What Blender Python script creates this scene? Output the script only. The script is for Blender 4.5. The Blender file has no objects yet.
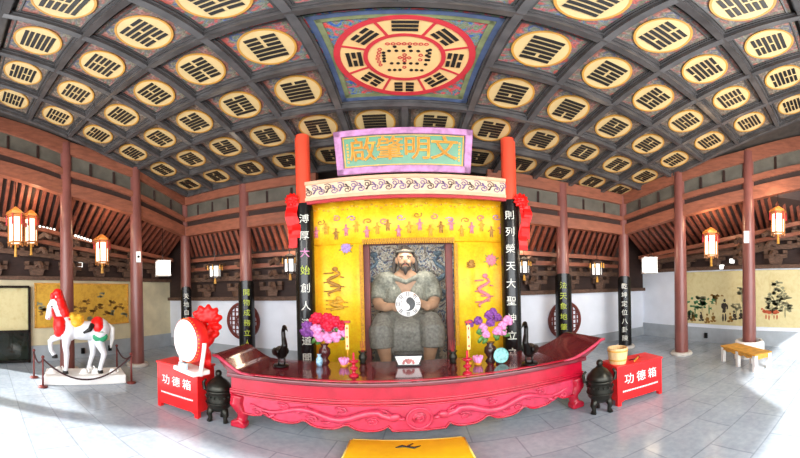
import bpy, bmesh, math, random
from mathutils import Vector, Matrix, Euler
PI = math.pi
random.seed(7)
C = bpy.context.scene.collection
SC = bpy.context.scene

# ------------------------------------------------------------------ camera, world, sun, exposure
F, CX, CY, ROLL, EYE = 277.13, 403.5, 290.0, 0.023, 1.7
cam = bpy.data.cameras.new('camera'); cam.type = 'PANO'; cam.panorama_type = 'EQUIRECTANGULAR'
cam.longitude_min = -CX / F; cam.longitude_max = (800 - CX) / F
cam.latitude_min = -(458 - CY) / F; cam.latitude_max = CY / F
camo = bpy.data.objects.new('camera', cam); C.objects.link(camo)
camo.location = (0, 0, EYE); camo.rotation_mode = 'QUATERNION'
camo.rotation_quaternion = (Matrix.Rotation(PI / 2, 3, 'X') @ Matrix.Rotation(-ROLL, 3, 'Z')).to_quaternion()
SC.camera = camo

world = bpy.data.worlds.new('daylight'); SC.world = world; world.use_nodes = True
bg = world.node_tree.nodes['Background']; bg.inputs[0].default_value = (0.86, 0.93, 1.0, 1); bg.inputs[1].default_value = 1.0

def lamp(name, kind, loc, energy, color=(1, 1, 1), aim=None, **kw):
    l = bpy.data.lights.new(name, kind); l.energy = energy; l.color = color
    for k, v in kw.items(): setattr(l, k, v)
    o = bpy.data.objects.new(name, l); C.objects.link(o); o.location = loc
    if aim is not None: o.rotation_euler = (Vector(aim) - Vector(loc)).to_track_quat('-Z', 'Y').to_euler()
    return o
lamp('sun', 'SUN', (-9, -9, 8), 12.0, (1.0, 0.97, 0.92), aim=(-9 + 7.07, -9 + 7.07, 8 - 4.9), angle=0.02)
# daylight falling in through the open front doors
lamp('door_daylight', 'AREA', (0, -2.4, 2.2), 720, (0.93, 0.97, 1.0), aim=(0, 4, 2.9), shape='RECTANGLE', size=11, size_y=3.6)
# two added fill lamps that brighten the rear of the hall
lamp('hall_fill', 'AREA', (-3.5, -0.8, 3.6), 35, (1.0, 0.93, 0.82), aim=(-3.0, 5, 2.6), shape='RECTANGLE', size=1.2, size_y=.6)
lamp('hall_fill', 'AREA', (3.5, -0.8, 3.6), 90, (1.0, 0.93, 0.82), aim=(3.0, 5, 2.6), shape='RECTANGLE', size=1.2, size_y=.6)
SC.view_settings.view_transform = 'Standard'; SC.view_settings.look = 'None'
SC.view_settings.exposure = 0.18; SC.view_settings.gamma = 1.0
try: SC.view_settings.use_curve_mapping = False
except Exception: pass

# ------------------------------------------------------------------ helpers
def ray(px, py):
    az = (px - CX) / F; el = (CY - py) / F
    x, y, z = math.cos(el) * math.sin(az), math.cos(el) * math.cos(az), math.sin(el)
    c, s = math.cos(ROLL), math.sin(ROLL)
    return Vector((c * x + s * z, y, -s * x + c * z))
def on_z(px, py, z=0.0):
    d = ray(px, py); return d * ((z - EYE) / d.z) + Vector((0, 0, EYE))
def on_y(px, py, Y):
    d = ray(px, py); return d * (Y / d.y) + Vector((0, 0, EYE))
def on_x(px, py, X):
    d = ray(px, py); return d * (X / d.x) + Vector((0, 0, EYE))
def on_r(px, py, r):
    d = ray(px, py); return d * (r / math.hypot(d.x, d.y)) + Vector((0, 0, EYE))

def lin(h):
    v = [int(h[i:i + 2], 16) / 255 for i in (1, 3, 5)]
    return tuple((c / 12.92 if c <= .04045 else ((c + .055) / 1.055) ** 2.4) for c in v) + (1,)

class NT:
    def __init__(s, name):
        s.m = bpy.data.materials.new(name); s.m.use_nodes = True
        s.t = s.m.node_tree; s.b = s.t.nodes['Principled BSDF']
    def n(s, typ, **kw):
        nd = s.t.nodes.new(typ)
        for k, v in kw.items():
            if k in nd.inputs.keys() if hasattr(nd.inputs, 'keys') else False: nd.inputs[k].default_value = v
            else: setattr(nd, k, v)
        return nd
    def l(s, a, b): s.t.links.new(a, b)
    def coord(s, kind='Object'): return s.n('ShaderNodeTexCoord').outputs[kind]
    def noise(s, scale, detail=4, vec=None, rough=.55, dist=0.0):
        nd = s.n('ShaderNodeTexNoise'); nd.inputs['Scale'].default_value = scale
        nd.inputs['Detail'].default_value = detail; nd.inputs['Roughness'].default_value = rough
        nd.inputs['Distortion'].default_value = dist
        s.l(vec if vec is not None else s.coord(), nd.inputs['Vector']); return nd
    def ramp(s, fac, stops, interp='LINEAR'):
        r = s.n('ShaderNodeValToRGB'); e = r.color_ramp.elements; r.color_ramp.interpolation = interp
        while len(e) < len(stops): e.new(.5)
        for k, (p, c) in enumerate(stops): e[k].position = p; e[k].color = c
        s.l(fac, r.inputs[0]); return r.outputs[0]
    def mix(s, fac, a, b, mode='MIX'):
        x = s.n('ShaderNodeMix', data_type='RGBA', blend_type=mode)
        for sock, v in ((x.inputs[0], fac), (x.inputs[6], a), (x.inputs[7], b)):
            if hasattr(v, 'is_output') or isinstance(v, bpy.types.NodeSocket): s.l(v, sock)
            else: sock.default_value = v
        return x.outputs[2]
    def bump(s, fac, strength=.3, dist=.02):
        b = s.n('ShaderNodeBump'); b.inputs['Strength'].default_value = strength; b.inputs['Distance'].default_value = dist
        s.l(fac, b.inputs['Height']); s.l(b.outputs[0], s.b.inputs['Normal'])
    def col(s, c):
        if isinstance(c, bpy.types.NodeSocket): s.l(c, s.b.inputs['Base Color'])
        else: s.b.inputs['Base Color'].default_value = c

def mat(name, h, rough=.6, metal=0.0, var=.18, scale=6, spec=.5, bump=0.0, emit=0.0, stretch=None, coat=0.0):
    """plain surface with a little procedural variation"""
    t = NT(name); a = lin(h)
    v = None
    if stretch:
        mp = t.n('ShaderNodeMapping'); mp.inputs['Scale'].default_value = stretch
        t.l(t.coord(), mp.inputs['Vector']); v = mp.outputs[0]
    nz = t.noise(scale, 5, v)
    lo = tuple(max(0, x * (1 - var)) for x in a[:3]) + (1,); hi = tuple(min(1, x * (1 + var)) for x in a[:3]) + (1,)
    t.col(t.ramp(nz.outputs['Fac'], [(.3, lo), (.7, hi)]))
    t.b.inputs['Roughness'].default_value = rough; t.b.inputs['Metallic'].default_value = metal
    t.b.inputs['Specular IOR Level'].default_value = spec; t.b.inputs['Coat Weight'].default_value = coat
    if bump: t.bump(nz.outputs['Fac'], bump, .01)
    if emit:
        t.b.inputs['Emission Color'].default_value = a; t.b.inputs['Emission Strength'].default_value = emit
    return t.m

class MB:
    """collects shapes and links them as ONE mesh object"""
    def __init__(s): s.bm = bmesh.new()
    def _x(s, vs, M): bmesh.ops.transform(s.bm, matrix=M, verts=vs)
    def box(s, c, size, rot=None, bevel=0.0, taper=None):
        r = bmesh.ops.create_cube(s.bm, size=1); vs = r['verts']
        if taper:
            for v in vs:
                if v.co.z > 0: v.co.x *= taper[0]; v.co.y *= taper[1]
        s._x(vs, Matrix.Diagonal((*size, 1)))
        if bevel:
            es = list({e for v in vs for e in v.link_edges})
            rb = bmesh.ops.bevel(s.bm, geom=es, offset=bevel, segments=2, affect='EDGES', profile=.5)
            vs = list({v for f in rb['faces'] for v in f.verts} | {v for v in vs if v.is_valid})
            seen = set(vs); st = list(vs)
            while st:
                v = st.pop()
                for e in v.link_edges:
                    o = e.other_vert(v)
                    if o not in seen: seen.add(o); st.append(o)
            vs = list(seen)
        M = Matrix.Translation(Vector(c))
        if rot is not None: M = M @ (rot.to_4x4() if isinstance(rot, Matrix) else Euler(rot).to_matrix().to_4x4())
        s._x(vs, M); return s
    def bar(s, a, b, w, h, up=(0, 0, 1)):
        a, b = Vector(a), Vector(b); d = (b - a); L = d.length; d.normalize()
        u = Vector(up); side = d.cross(u)
        if side.length < 1e-4: side = Vector((1, 0, 0))
        side.normalize(); u = side.cross(d)
        M = Matrix((side, d, u)).transposed().to_4x4(); M.translation = (a + b) / 2
        vs = bmesh.ops.create_cube(s.bm, size=1)['verts']
        s._x(vs, M @ Matrix.Diagonal((w, L, h, 1))); return s
    def cone(s, a, b, r0, r1, n=16, caps=True):
        a, b = Vector(a), Vector(b); d = b - a
        vs = bmesh.ops.create_cone(s.bm, cap_ends=caps, segments=n, radius1=r0, radius2=max(r1, 1e-4), depth=d.length)['verts']
        M = d.to_track_quat('Z', 'Y').to_matrix().to_4x4(); M.translation = (a + b) / 2
        s._x(vs, M); return s
    def ball(s, c, r, n=12, rot=None):
        r = r if hasattr(r, '__len__') else (r, r, r)
        vs = bmesh.ops.create_uvsphere(s.bm, u_segments=n, v_segments=max(6, n * 2 // 3), radius=1)['verts']
        M = Matrix.Translation(Vector(c))
        if rot is not None: M = M @ Euler(rot).to_matrix().to_4x4()
        s._x(vs, M @ Matrix.Diagonal((*r, 1))); return s
    def lathe(s, prof, c=(0, 0, 0), n=24, rot=None):
        rings = []; M = Matrix.Translation(Vector(c))
        if rot is not None: M = M @ Euler(rot).to_matrix().to_4x4()
        for r, z in prof:
            if r < 1e-5: rings.append([s.bm.verts.new(M @ Vector((0, 0, z)))])
            else: rings.append([s.bm.verts.new(M @ Vector((r * math.cos(2 * PI * k / n), r * math.sin(2 * PI * k / n), z))) for k in range(n)])
        for a, b in zip(rings, rings[1:]):
            for k in range(n):
                p = [a[k % len(a)], a[(k + 1) % len(a)], b[(k + 1) % len(b)], b[k % len(b)]]
                q = []
                for v in p:
                    if v not in q: q.append(v)
                if len(q) > 2:
                    try: s.bm.faces.new(q)
                    except ValueError: pass
        for rg, fl in ((rings[0], True), (rings[-1], False)):
            if len(rg) > 2 and prof[0] != prof[-1]:
                try: s.bm.faces.new(rg[::-1] if fl else rg)
                except ValueError: pass
        return s
    def tube(s, pts, rad, n=8):
        pts = [Vector(p) for p in pts]; k = len(pts)
        rad = rad if hasattr(rad, '__len__') else [rad] * k
        rings = []; prev = None
        for i, p in enumerate(pts):
            d = (pts[min(i + 1, k - 1)] - pts[max(i - 1, 0)]).normalized()
            if prev is None:
                u = d.cross(Vector((0, 0, 1)))
                if u.length < .1: u = d.cross(Vector((1, 0, 0)))
            else: u = prev - d * prev.dot(d)
            u.normalize(); prev = u; w = d.cross(u)
            rings.append([s.bm.verts.new(p + (u * math.cos(2 * PI * j / n) + w * math.sin(2 * PI * j / n)) * rad[i]) for j in range(n)])
        for a, b in zip(rings, rings[1:]):
            for j in range(n): s.bm.faces.new((a[j], a[(j + 1) % n], b[(j + 1) % n], b[j]))
        s.bm.faces.new(rings[0][::-1]); s.bm.faces.new(rings[-1]); return s
    def prism(s, poly, depth, M=None):
        """2-D outline in x-z, pushed depth along +y"""
        M = M or Matrix.Identity(4)
        a = [s.bm.verts.new(M @ Vector((x, 0, z))) for x, z in poly]; b = [s.bm.verts.new(M @ Vector((x, depth, z))) for x, z in poly]
        fs = [s.bm.faces.new(a), s.bm.faces.new(b[::-1])]
        for i in range(len(a)):
            j = (i + 1) % len(a); fs.append(s.bm.faces.new((a[j], a[i], b[i], b[j])))
        return s
    def quad(s, *p): s.bm.faces.new([s.bm.verts.new(Vector(q)) for q in p]); return s
    def slab(s, corners, t):
        """four corners and a thickness along -z ... a panel that follows a slope"""
        up = [s.bm.verts.new(Vector(p) + Vector((0, 0, t))) for p in corners]; lo = [s.bm.verts.new(Vector(p)) for p in corners]
        s.bm.faces.new(up); s.bm.faces.new(lo[::-1])
        for i in range(4):
            j = (i + 1) % 4; s.bm.faces.new((lo[i], lo[j], up[j], up[i]))
        return s
    def build(s, name, m, parent=None, smooth=False, origin=None, kind=None):
        bmesh.ops.recalc_face_normals(s.bm, faces=s.bm.faces[:])
        if origin is not None: bmesh.ops.translate(s.bm, verts=s.bm.verts[:], vec=-Vector(origin))
        me = bpy.data.meshes.new(name); s.bm.to_mesh(me); s.bm.free()
        if smooth:
            for p in me.polygons: p.use_smooth = True
            if smooth == 'auto':
                try: me.set_sharp_from_angle(angle=.6)
                except Exception: pass
        for x in (m if isinstance(m, (list, tuple)) else [m]): me.materials.append(x)
        o = bpy.data.objects.new(name, me); C.objects.link(o)
        if parent is not None: o.parent = parent
        elif origin is not None: o.location = origin
        if kind: o['kind'] = kind
        return o
    def organic(s, name, m, parent=None, voxel=.02, smooth=6, origin=None):
        """melts the collected shapes into one continuous skin"""
        if origin is not None: bmesh.ops.translate(s.bm, verts=s.bm.verts[:], vec=-Vector(origin))
        bmesh.ops.recalc_face_normals(s.bm, faces=s.bm.faces[:])
        me = bpy.data.meshes.new('tmp'); s.bm.to_mesh(me); s.bm.free()
        t = bpy.data.objects.new('tmp', me); C.objects.link(t)
        r = t.modifiers.new('r', 'REMESH'); r.mode = 'VOXEL'; r.voxel_size = voxel
        sm = t.modifiers.new('s', 'SMOOTH'); sm.iterations = smooth; sm.factor = .5
        dg = bpy.context.evaluated_depsgraph_get(); dg.update()
        nm = bpy.data.meshes.new_from_object(t.evaluated_get(dg)); nm.name = name
        bpy.data.objects.remove(t); nm.materials.clear(); nm.materials.append(m)
        for p in nm.polygons: p.use_smooth = True
        o = bpy.data.objects.new(name, nm); C.objects.link(o)
        if parent is not None: o.parent = parent
        elif origin is not None: o.location = origin
        return o

def text(name, body, size, m, parent, loc, rot=(PI / 2, 0, 0), depth=.004, sx=1.0, bold=0.0, fat=0.0):
    cu = bpy.data.curves.new('tmp', 'FONT'); cu.body = body; cu.size = size; cu.extrude = depth; cu.offset = bold
    cu.align_x = 'CENTER'; cu.align_y = 'CENTER'; cu.resolution_u = 3
    t = bpy.data.objects.new('tmp', cu); C.objects.link(t)
    dg = bpy.context.evaluated_depsgraph_get(); dg.update()
    me = bpy.data.meshes.new_from_object(t.evaluated_get(dg)); bpy.data.objects.remove(t)
    if fat:
        bb = bmesh.new()
        for dx, dy in ((0, 0), (fat, 0), (-fat, 0), (0, fat), (0, -fat)):
            c0 = len(bb.verts); bb.from_mesh(me); bb.verts.ensure_lookup_table()
            bmesh.ops.translate(bb, verts=bb.verts[c0:], vec=(dx, dy, (dx + dy) * .02))
        bb.to_mesh(me); bb.free()
    me.name = name; me.materials.clear(); me.materials.append(m)
    o = bpy.data.objects.new(name, me); C.objects.link(o); o.parent = parent
    o.location = loc; o.rotation_euler = rot; o.scale = (sx, 1, 1); return o

def tag(o, label, cat, group=None):
    o['label'] = label; o['category'] = cat; o['kind'] = 'thing'
    if group: o['group'] = group
    return o
def thing(name, label, cat, loc=(0, 0, 0), rotz=0, group=None):
    o = bpy.data.objects.new(name, None); C.objects.link(o); o.empty_display_size = .1
    o.location = loc; o.rotation_euler = (0, 0, rotz); return tag(o, label, cat, group)
def dup(root, loc, rotz, label, group=None):
    r = root.copy(); C.objects.link(r); r.location = loc; r.rotation_euler = (0, 0, rotz); r['label'] = label
    if group: r['group'] = group
    for ch in list(root.children):
        c = ch.copy(); C.objects.link(c); c.parent = r
        for g in list(ch.children):
            d = g.copy(); C.objects.link(d); d.parent = c
    return r
def struct(o): o['kind'] = 'structure'; return o

# ------------------------------------------------------------------ materials
def wood(name, h, rough=.55, var=.25, scale=3): return mat(name, h, rough, var=var, scale=scale, stretch=(1.5, 1.5, 5))
M_white = mat('whitewash', '#ebf0fa', .9, var=.05, scale=2)
M_dado = mat('grey_dado', '#a9b0b6', .8, var=.12, scale=3)
M_cream_wall = mat('warm_tinted_wash', '#d8cdab', .9, var=.15, scale=2)  # warm lantern tint put into the left wall's colour
M_beam = wood('red_brown_timber', '#8c5440', .4)
M_raft = wood('rafter_timber', '#7c4130', .55)
M_dark = wood('dark_timber', '#33201a', .7)
M_frz = mat('grey_frieze_boards', '#5c574d', .6, var=.3, scale=3)
M_brack = wood('bracket_timber', '#5f4536', .7, .45, 8)
M_column = mat('column_paint', '#7f4c45', .32, var=.15, scale=2)
M_redcol = mat('vermilion_paint', '#f25238', .35, var=.06, scale=3)
M_stone = mat('base_stone', '#c9c4bd', .8, var=.15, scale=8)
M_black = mat('black_lacquer', '#0c0b0b', .25, var=.2)
M_pale = mat('pale_lettering', '#e8e6da', .5, var=.05)
M_lime = mat('green_gold_lettering', '#b9c62c', .5, var=.05)
M_gold = mat('gold_leaf', '#dd9a2c', .4, metal=.2, var=.2, scale=14)
M_silk = mat('red_silk', '#f00d0b', .45, var=.12, scale=12, bump=.2)
M_redbox = mat('red_board_paint', '#ee1c1f', .35, var=.05)
M_lacq = mat('crimson_lacquer', '#b3122e', .22, var=.22, scale=5, coat=.3)
M_lacqdark = mat('dark_lacquer', '#6b2029', .14, var=.2, scale=4, coat=.6)
M_carv = mat('carved_lacquer', '#c23350', .35, var=.25, scale=14, coat=.2)
M_bronze = mat('dark_bronze', '#33322c', .35, metal=.75, var=.4, scale=9)
M_blackbr = mat('black_bronze', '#14100f', .3, metal=.5, var=.3, scale=9)
M_plaster = mat('white_plaster', '#f1eeea', .6, var=.07, scale=5)
M_lantern = mat('lantern_paper', '#fff3dc', .8, var=.02, emit=1.6)
M_lantwhite = mat('white_lantern_glass', '#fbfbf6', .6, var=.02, emit=1.0)
M_gloss = mat('orange_lantern_wood', '#b87438', .5, var=.2)
M_pink = mat('pink_petals', '#e58fc0', .6, var=.25, scale=25)
M_crim = mat('crimson_petals', '#d8123a', .6, var=.25, scale=25)
M_purp = mat('purple_petals', '#7d3f8f', .6, var=.25, scale=25)
M_leaf = mat('green_leaf', '#4e7d3a', .5, var=.3, scale=20)
M_porc = mat('blue_porcelain', '#8fb6cf', .2, var=.5, scale=30)
M_paper = mat('white_paper', '#f6f4f0', .7, var=.03)
M_bench = wood('honey_wood', '#d79b3c', .45, .3, 6)
M_rope = mat('dark_rope', '#3a1a1e', .7, var=.2)
M_skin = mat('painted_clay_skin', '#b28d70', .5, var=.15, scale=6)
M_robe = mat('grey_leaf_robe', '#74736b', .7, var=.35, scale=22, bump=.5)
M_cape = mat('green_grey_leaf_cape', '#86877a', .7, var=.4, scale=25, bump=.6)
M_hair = mat('dark_hair', '#3a342f', .6, var=.3, scale=20)

def floor_mat():
    t = NT('stone_slabs'); mp = t.n('ShaderNodeMapping'); mp.inputs['Rotation'].default_value = (0, 0, .07); t.l(t.coord(), mp.inputs['Vector'])
    br = t.n('ShaderNodeTexBrick'); br.inputs['Scale'].default_value = 1.0; br.inputs['Brick Width'].default_value = .9; br.inputs['Row Height'].default_value = .45
    br.inputs['Mortar Size'].default_value = .008; br.inputs['Color1'].default_value = lin('#93a0ac'); br.inputs['Color2'].default_value = lin('#a6b1bc'); br.inputs['Mortar'].default_value = lin('#727d88')
    t.l(mp.outputs[0], br.inputs['Vector'])
    n = t.noise(1.3, 6, rough=.65); n2 = t.noise(14, 4)
    c = t.mix(.35, br.outputs['Color'], t.ramp(n.outputs['Fac'], [(.3, lin('#7b8794')), (.7, lin('#bcc6d0'))]))
    t.col(t.mix(.12, c, t.ramp(n2.outputs['Fac'], [(.35, lin('#5d646b')), (.65, lin('#c5cacf'))])))
    t.l(t.ramp(n.outputs['Fac'], [(.3, (.08,) * 3 + (1,)), (.7, (.26,) * 3 + (1,))]), t.b.inputs['Roughness'])
    t.bump(br.outputs['Fac'], -.15, .01); return t.m
def panel_mat(name, vivid):
    """painted cloud scrolls on a coffer board"""
    t = NT(name); v = t.coord()
    n = t.noise(5.5, 3, v, dist=2.2); n2 = t.noise(16, 3, v, dist=1.5); n3 = t.noise(3.0, 2, v)
    base = t.ramp(n2.outputs['Fac'], [(.35, lin('#4a3f34')), (.65, lin('#86796a'))])
    pal = t.ramp(n.outputs['Fac'], [(0, lin('#2b4d9c')), (.40, lin('#35589f')), (.43, lin('#6d7f86')), (.5, lin('#6b7a4e')), (.55, lin('#8a5d7c')), (.6, lin('#c8473f')), (1, lin('#d85a3e'))])
    lines = t.ramp(n2.outputs['Fac'], [(.44, (1, 1, 1, 1)), (.5, (.25, .25, .25, 1)), (.56, (1, 1, 1, 1))])
    c = t.mix(vivid, base, pal); c = t.mix(.6, c, lines, 'MULTIPLY')
    t.col(c); t.b.inputs['Roughness'].default_value = .6; return t.m
M_floor = floor_mat()
M_panel = [panel_mat('coffer_paint_vivid', .6), panel_mat('coffer_paint_mid', .28), panel_mat('coffer_paint_faded', .08)]
M_bagua = panel_mat('centre_panel_paint', 1.0)
M_cbeam = mat('grey_coffer_beam', '#4c4949', .24, var=.3, scale=4)
M_cbeamd = mat('coffer_moulding', '#3f3d3c', .4, var=.3, scale=4)
M_cream = mat('cream_disc_paint', '#ccb07c', .5, var=.08, scale=5)
M_ring = mat('amber_ring_paint', '#b98534', .5, var=.15)
M_hex = mat('ink_black', '#15110f', .5, var=.1)
M_redring = mat('red_ring_paint', '#b52c36', .45, var=.1)
M_boards = mat('ceiling_boards', '#3b342f', .8, var=.3)

# ------------------------------------------------------------------ the hall
S = 4.381
def Zc(x, y):
    X, Y = x / S, y / S
    return EYE + S * (1 + .003 * X * X - .487 * Y + .133 * Y * Y - .041 * X)
gx = lambda c: (c * .208 + .019) * S
gy = lambda r: (.376 + r * .196) * S
XL, XR, YB, YF = -6.9, 7.2, 6.15, -3.2

struct(MB().box(((XL + XR) / 2, (YB + YF) / 2, -.1), (XR - XL + .6, YB - YF + .6, .2)).build('floor', M_floor))
WT = 7.6
# walls: dado, plaster and the timber zone over them
for nm, a, b, zt in (('wall_rear', (XL, YB), (XR, YB), 1.52), ('wall_left', (XL, .2), (XL, YB), 2.12), ('wall_right', (XR, YB), (XR, YF), 2.12)):
    A, B = Vector((*a, 0)), Vector((*b, 0)); d = (B - A).normalized(); nrm = Vector((-d.y, d.x, 0))
    if nm == 'wall_left': nrm = Vector((-1, 0, 0))
    elif nm == 'wall_right': nrm = Vector((1, 0, 0))
    else: nrm = Vector((0, 1, 0))
    off = nrm * .1
    up = Vector((0, 0, 1))
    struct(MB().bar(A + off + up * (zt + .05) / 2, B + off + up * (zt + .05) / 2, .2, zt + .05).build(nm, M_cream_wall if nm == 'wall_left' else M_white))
    struct(MB().bar(A + off + up * (zt + WT) / 2, B + off + up * (zt + WT) / 2, .2, WT - zt).build(nm + '_upper', M_dark))
    i = nrm * -.015
    dz = .28 if nm == 'wall_rear' else .42
    struct(MB().bar(A + i + up * dz / 2, B + i + up * dz / 2, .03, dz).build('baseboard_' + nm[5:], M_dado))
    struct(MB().bar(A + i * 3 + up * (zt + .04), B + i * 3 + up * (zt + .04), .12, .1).build('trim_' + nm[5:] + '_plate', M_brack))
# front wall behind the viewer: openings shaped for the sun patches, unseen side bay added for the same
fw = MB()
for x0, x1, z0, z1 in ((-12, -7.85, 3.4, 9.6), (-8.09, -7.85, 0, 3.4), (-7.85, -5.9, 3.75, 9.6), (-5.9, -1.9, 0, 9.6), (-1.9, -.6, 2.77, 9.6), (-.6, 4.2, 3.4, 9.6), (4.2, XR + .3, 0, 9.6)):
    fw.box(((x0 + x1) / 2, YF, (z0 + z1) / 2), (x1 - x0, .2, z1 - z0))
struct(fw.build('wall_front', M_beam))
struct(MB().box((-9.5, .3, 4.6), (5.2, .2, 9.6)).build('wall_added_bay', M_white))
struct(MB().box((-12.1, -1.45, 4.6), (.2, 3.7, 9.6)).build('wall_added_bay_end', M_white))
struct(MB().box((-9.5, -1.45, -.11), (5.2, 3.7, .2)).build('floor_added_bay', M_floor))
# boarded ceiling over the coffers
cb = MB()
ys = [YF - .1, -1, .36] + [gy(r - .5) for r in range(0, 6)] + [6.3]
xs = [-7.1, gx(-3), gx(0), gx(3), 7.4]
vv = [[cb.bm.verts.new((x, y, Zc(x, y) + .16)) for x in xs] for y in ys]
for a, b in zip(vv, vv[1:]):
    for k in range(len(xs) - 1): cb.bm.faces.new((a[k], a[k + 1], b[k + 1], b[k]))
cb.quad((-12.2, YF - .1, 8.4), (-7.0, YF - .1, 8.4), (-7.0, .4, 7.2), (-12.2, .4, 7.2))  # unseen roof over the added side bay, blocks stray sun
struct(cb.build('ceiling', M_boards))

# coffer beams: one per grid line
def cbeam(pts, w, h):
    m = MB()
    pts = [Vector(p) for p in pts]
    for a, b in zip(pts, pts[1:]):
        m.bar(a, b, w, h); m.bar(a + Vector((0, 0, .055)), b + Vector((0, 0, .055)), w * 1.7, .06)
    return m
for c in range(-6, 7):
    rows = [r for r in range(-1, 6)]
    segs = [[(gx(c), gy(r - .5), Zc(gx(c), gy(r - .5))) for r in rows]]
    if c == 0: segs = [[(gx(0), gy(r - .5), Zc(gx(0), gy(r - .5))) for r in (-1, 0, 1)], [(gx(0), gy(r - .5), Zc(gx(0), gy(r - .5))) for r in (3, 4, 5)]]
    m = MB()
    for sg in segs:
        for a, b in zip(sg, sg[1:]):
            a, b = Vector(a), Vector(b)
            m.bar(a + Vector((0, 0, .03)), b + Vector((0, 0, .03)), .085, .13); m.bar(a + Vector((0, 0, .075)), b + Vector((0, 0, .075)), .13, .05)
    struct(m.build('ceiling_beam', M_cbeam))
for r in range(-1, 6):
    y = gy(r - .5); m = MB()
    for c in range(-6, 6):
        if r == 2 and c in (-1, 0): continue
        a, b = Vector((gx(c), y, Zc(gx(c), y))), Vector((gx(c + 1), y, Zc(gx(c + 1), y)))
        m.bar(a + Vector((0, 0, .03)), b + Vector((0, 0, .03)), .085, .13); m.bar(a + Vector((0, 0, .075)), b + Vector((0, 0, .075)), .13, .05)
    struct(m.build('ceiling_beam', M_cbeam))

# coffers with their hexagrams
HEX = {(-2.5, 0): '010100', (-3.5, 0): '100010', (-4.5, 0): '010010', (-2.5, 1): '001000', (-3.5, 1): '100101', (-1.5, 1): '000111',
       (1.5, 1): '111101', (2.5, 1): '110011', (1.5, 2): '111011', (2.5, 2): '111100', (1.5, 0): '010111', (2.5, 0): '001101', (-1.5, 2): '011111',
       (-2.5, 2): '010001', (3.5, 0): '010110', (4.5, 0): '000001', (3.5, 1): '001001', (4.5, 1): '001011', (-.5, 3): '111110', (.5, 3): '011011', (4.5, 3): '010000', (-3.5, 3): '001011', (-2.5, 3): '010011'}
allh = [format(k, '06b') for k in range(64)]; random.shuffle(allh)
used = set(HEX.values()); rest = [h for h in allh if h not in used]
ORD = ['first', 'second', 'third', 'fourth', 'fifth', 'sixth']
ROWN = {4: 'back row', 3: 'second row from the back', 2: 'third row from the back', 1: 'fourth row from the back', 0: 'fifth row from the back', -1: 'row nearest the doors'}
def local_frame(x, y):
    p = Vector((x, y, Zc(x, y))); e = .05
    tx = Vector((2 * e, 0, Zc(x + e, y) - Zc(x - e, y))).normalized(); ty = Vector((0, 2 * e, Zc(x, y + e) - Zc(x, y - e))).normalized()
    n = tx.cross(ty).normalized(); ty = n.cross(tx)
    M = Matrix((tx, ty, n)).transposed().to_4x4(); M.translation = p; return M
for r in range(-1, 5):
    for k in range(12):
        c = k - 5.5
        if abs(c) < 1 and r in (1, 2): continue
        if r == -1 and abs(c) < 2: continue
        x, y = gx(c), gy(r); Fm = local_frame(x, y)
        side = 'left' if c < 0 else 'right'
        code = HEX.get((c, r)) or rest.pop()
        root = bpy.data.objects.new('ceiling_panel', None); C.objects.link(root); root.empty_display_size = .1
        root.matrix_world = Fm
        tag(root, f'painted ceiling panel with cream hexagram disc, {ROWN[r]}, {ORD[int(abs(c))]} {side} of centre', 'ceiling panel', 'hexagram ceiling panels')
        hw, hh = .208 * S / 2 - .06, .196 * S / 2 - .06
        MB().box((0, 0, .105), (hw * 2 + .03, hh * 2 + .06, .02)).build('board', M_panel[0 if r <= 1 and abs(c) < 2 else (1 if r <= 1 and abs(c) < 4 or r == 2 and abs(c) < 3 else 2)], root)
        fr = MB()
        for sx in (-1, 1): fr.box((sx * (hw - .02), 0, .085), (.02, hh * 2, .02)); fr.box((0, sx * (hh - .02), .085), (hw * 2, .02, .02))
        fr.build('moulding', M_cbeamd, root)
        R = .292
        md = MB().lathe([(0, .075), (R, .075), (R, .1), (0, .1)], n=36).build('disc', M_cream, root)
        rg = MB().lathe([(R, .07), (R + .025, .07), (R + .025, .1), (R, .1), (R, .07)], n=36).build('rim', M_ring, md)
        hx = MB(); bw, bh, gap = .35, .046, .069
        for i, ch in enumerate(code):
            yy = (i - 2.5) * gap
            if ch == '1': hx.box((0, yy, .068), (bw, bh, .014))
            else:
                hx.box((-bw * .28, yy, .068), (bw * .44, bh, .014)); hx.box((bw * .28, yy, .068), (bw * .44, bh, .014))
        hx.build('hexagram', M_hex, md)

# the large panel of the eight trigrams
x, y = gx(0), gy(1.5); Fm = local_frame(x, y)
root = bpy.data.objects.new('trigram_panel', None); C.objects.link(root); root.matrix_world = Fm
tag(root, 'large painted ceiling panel with red ring of eight trigrams over the altar', 'ceiling panel')
hw, hh = .208 * S - .07, .196 * S - .07
MB().box((0, 0, .12), (hw * 2 + .04, hh * 2 + .04, .02)).build('board', M_bagua, root)
M_olive = mat('olive_border_paint', '#6d7350', .5, var=.3, scale=8); M_navy = mat('blue_grey_border_paint', '#41506e', .5, var=.3, scale=8)
fr = MB(); f2 = MB()
for sx in (-1, 1):
    fr.box((sx * (hw - .09), 0, .1), (.06, hh * 2 - .14, .02)); fr.box((0, sx * (hh - .09), .1), (hw * 2 - .14, .06, .02))
    f2.box((sx * (hw - .03), 0, .095), (.06, hh * 2, .03)); f2.box((0, sx * (hh - .03), .095), (hw * 2, .06, .03))
fr.build('inner_border', M_olive, root); f2.build('outer_border', M_navy, root)
RX, RY = .735, .69
def ell(m, r0, r1, z0, z1, n=48):
    sh = []
    for k in range(n):
        a = 2 * PI * k / n; sh.append([m.bm.verts.new((math.cos(a) * r * RX / .7, math.sin(a) * r * RY / .7, z)) for r, z in ((r0, z0), (r1, z0), (r1, z1), (r0, z1))])
    for k in range(n):
        a, b = sh[k], sh[(k + 1) % n]
        for i in range(4): m.bm.faces.new((a[i], a[(i + 1) % 4], b[(i + 1) % 4], b[i]))
    return m
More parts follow.
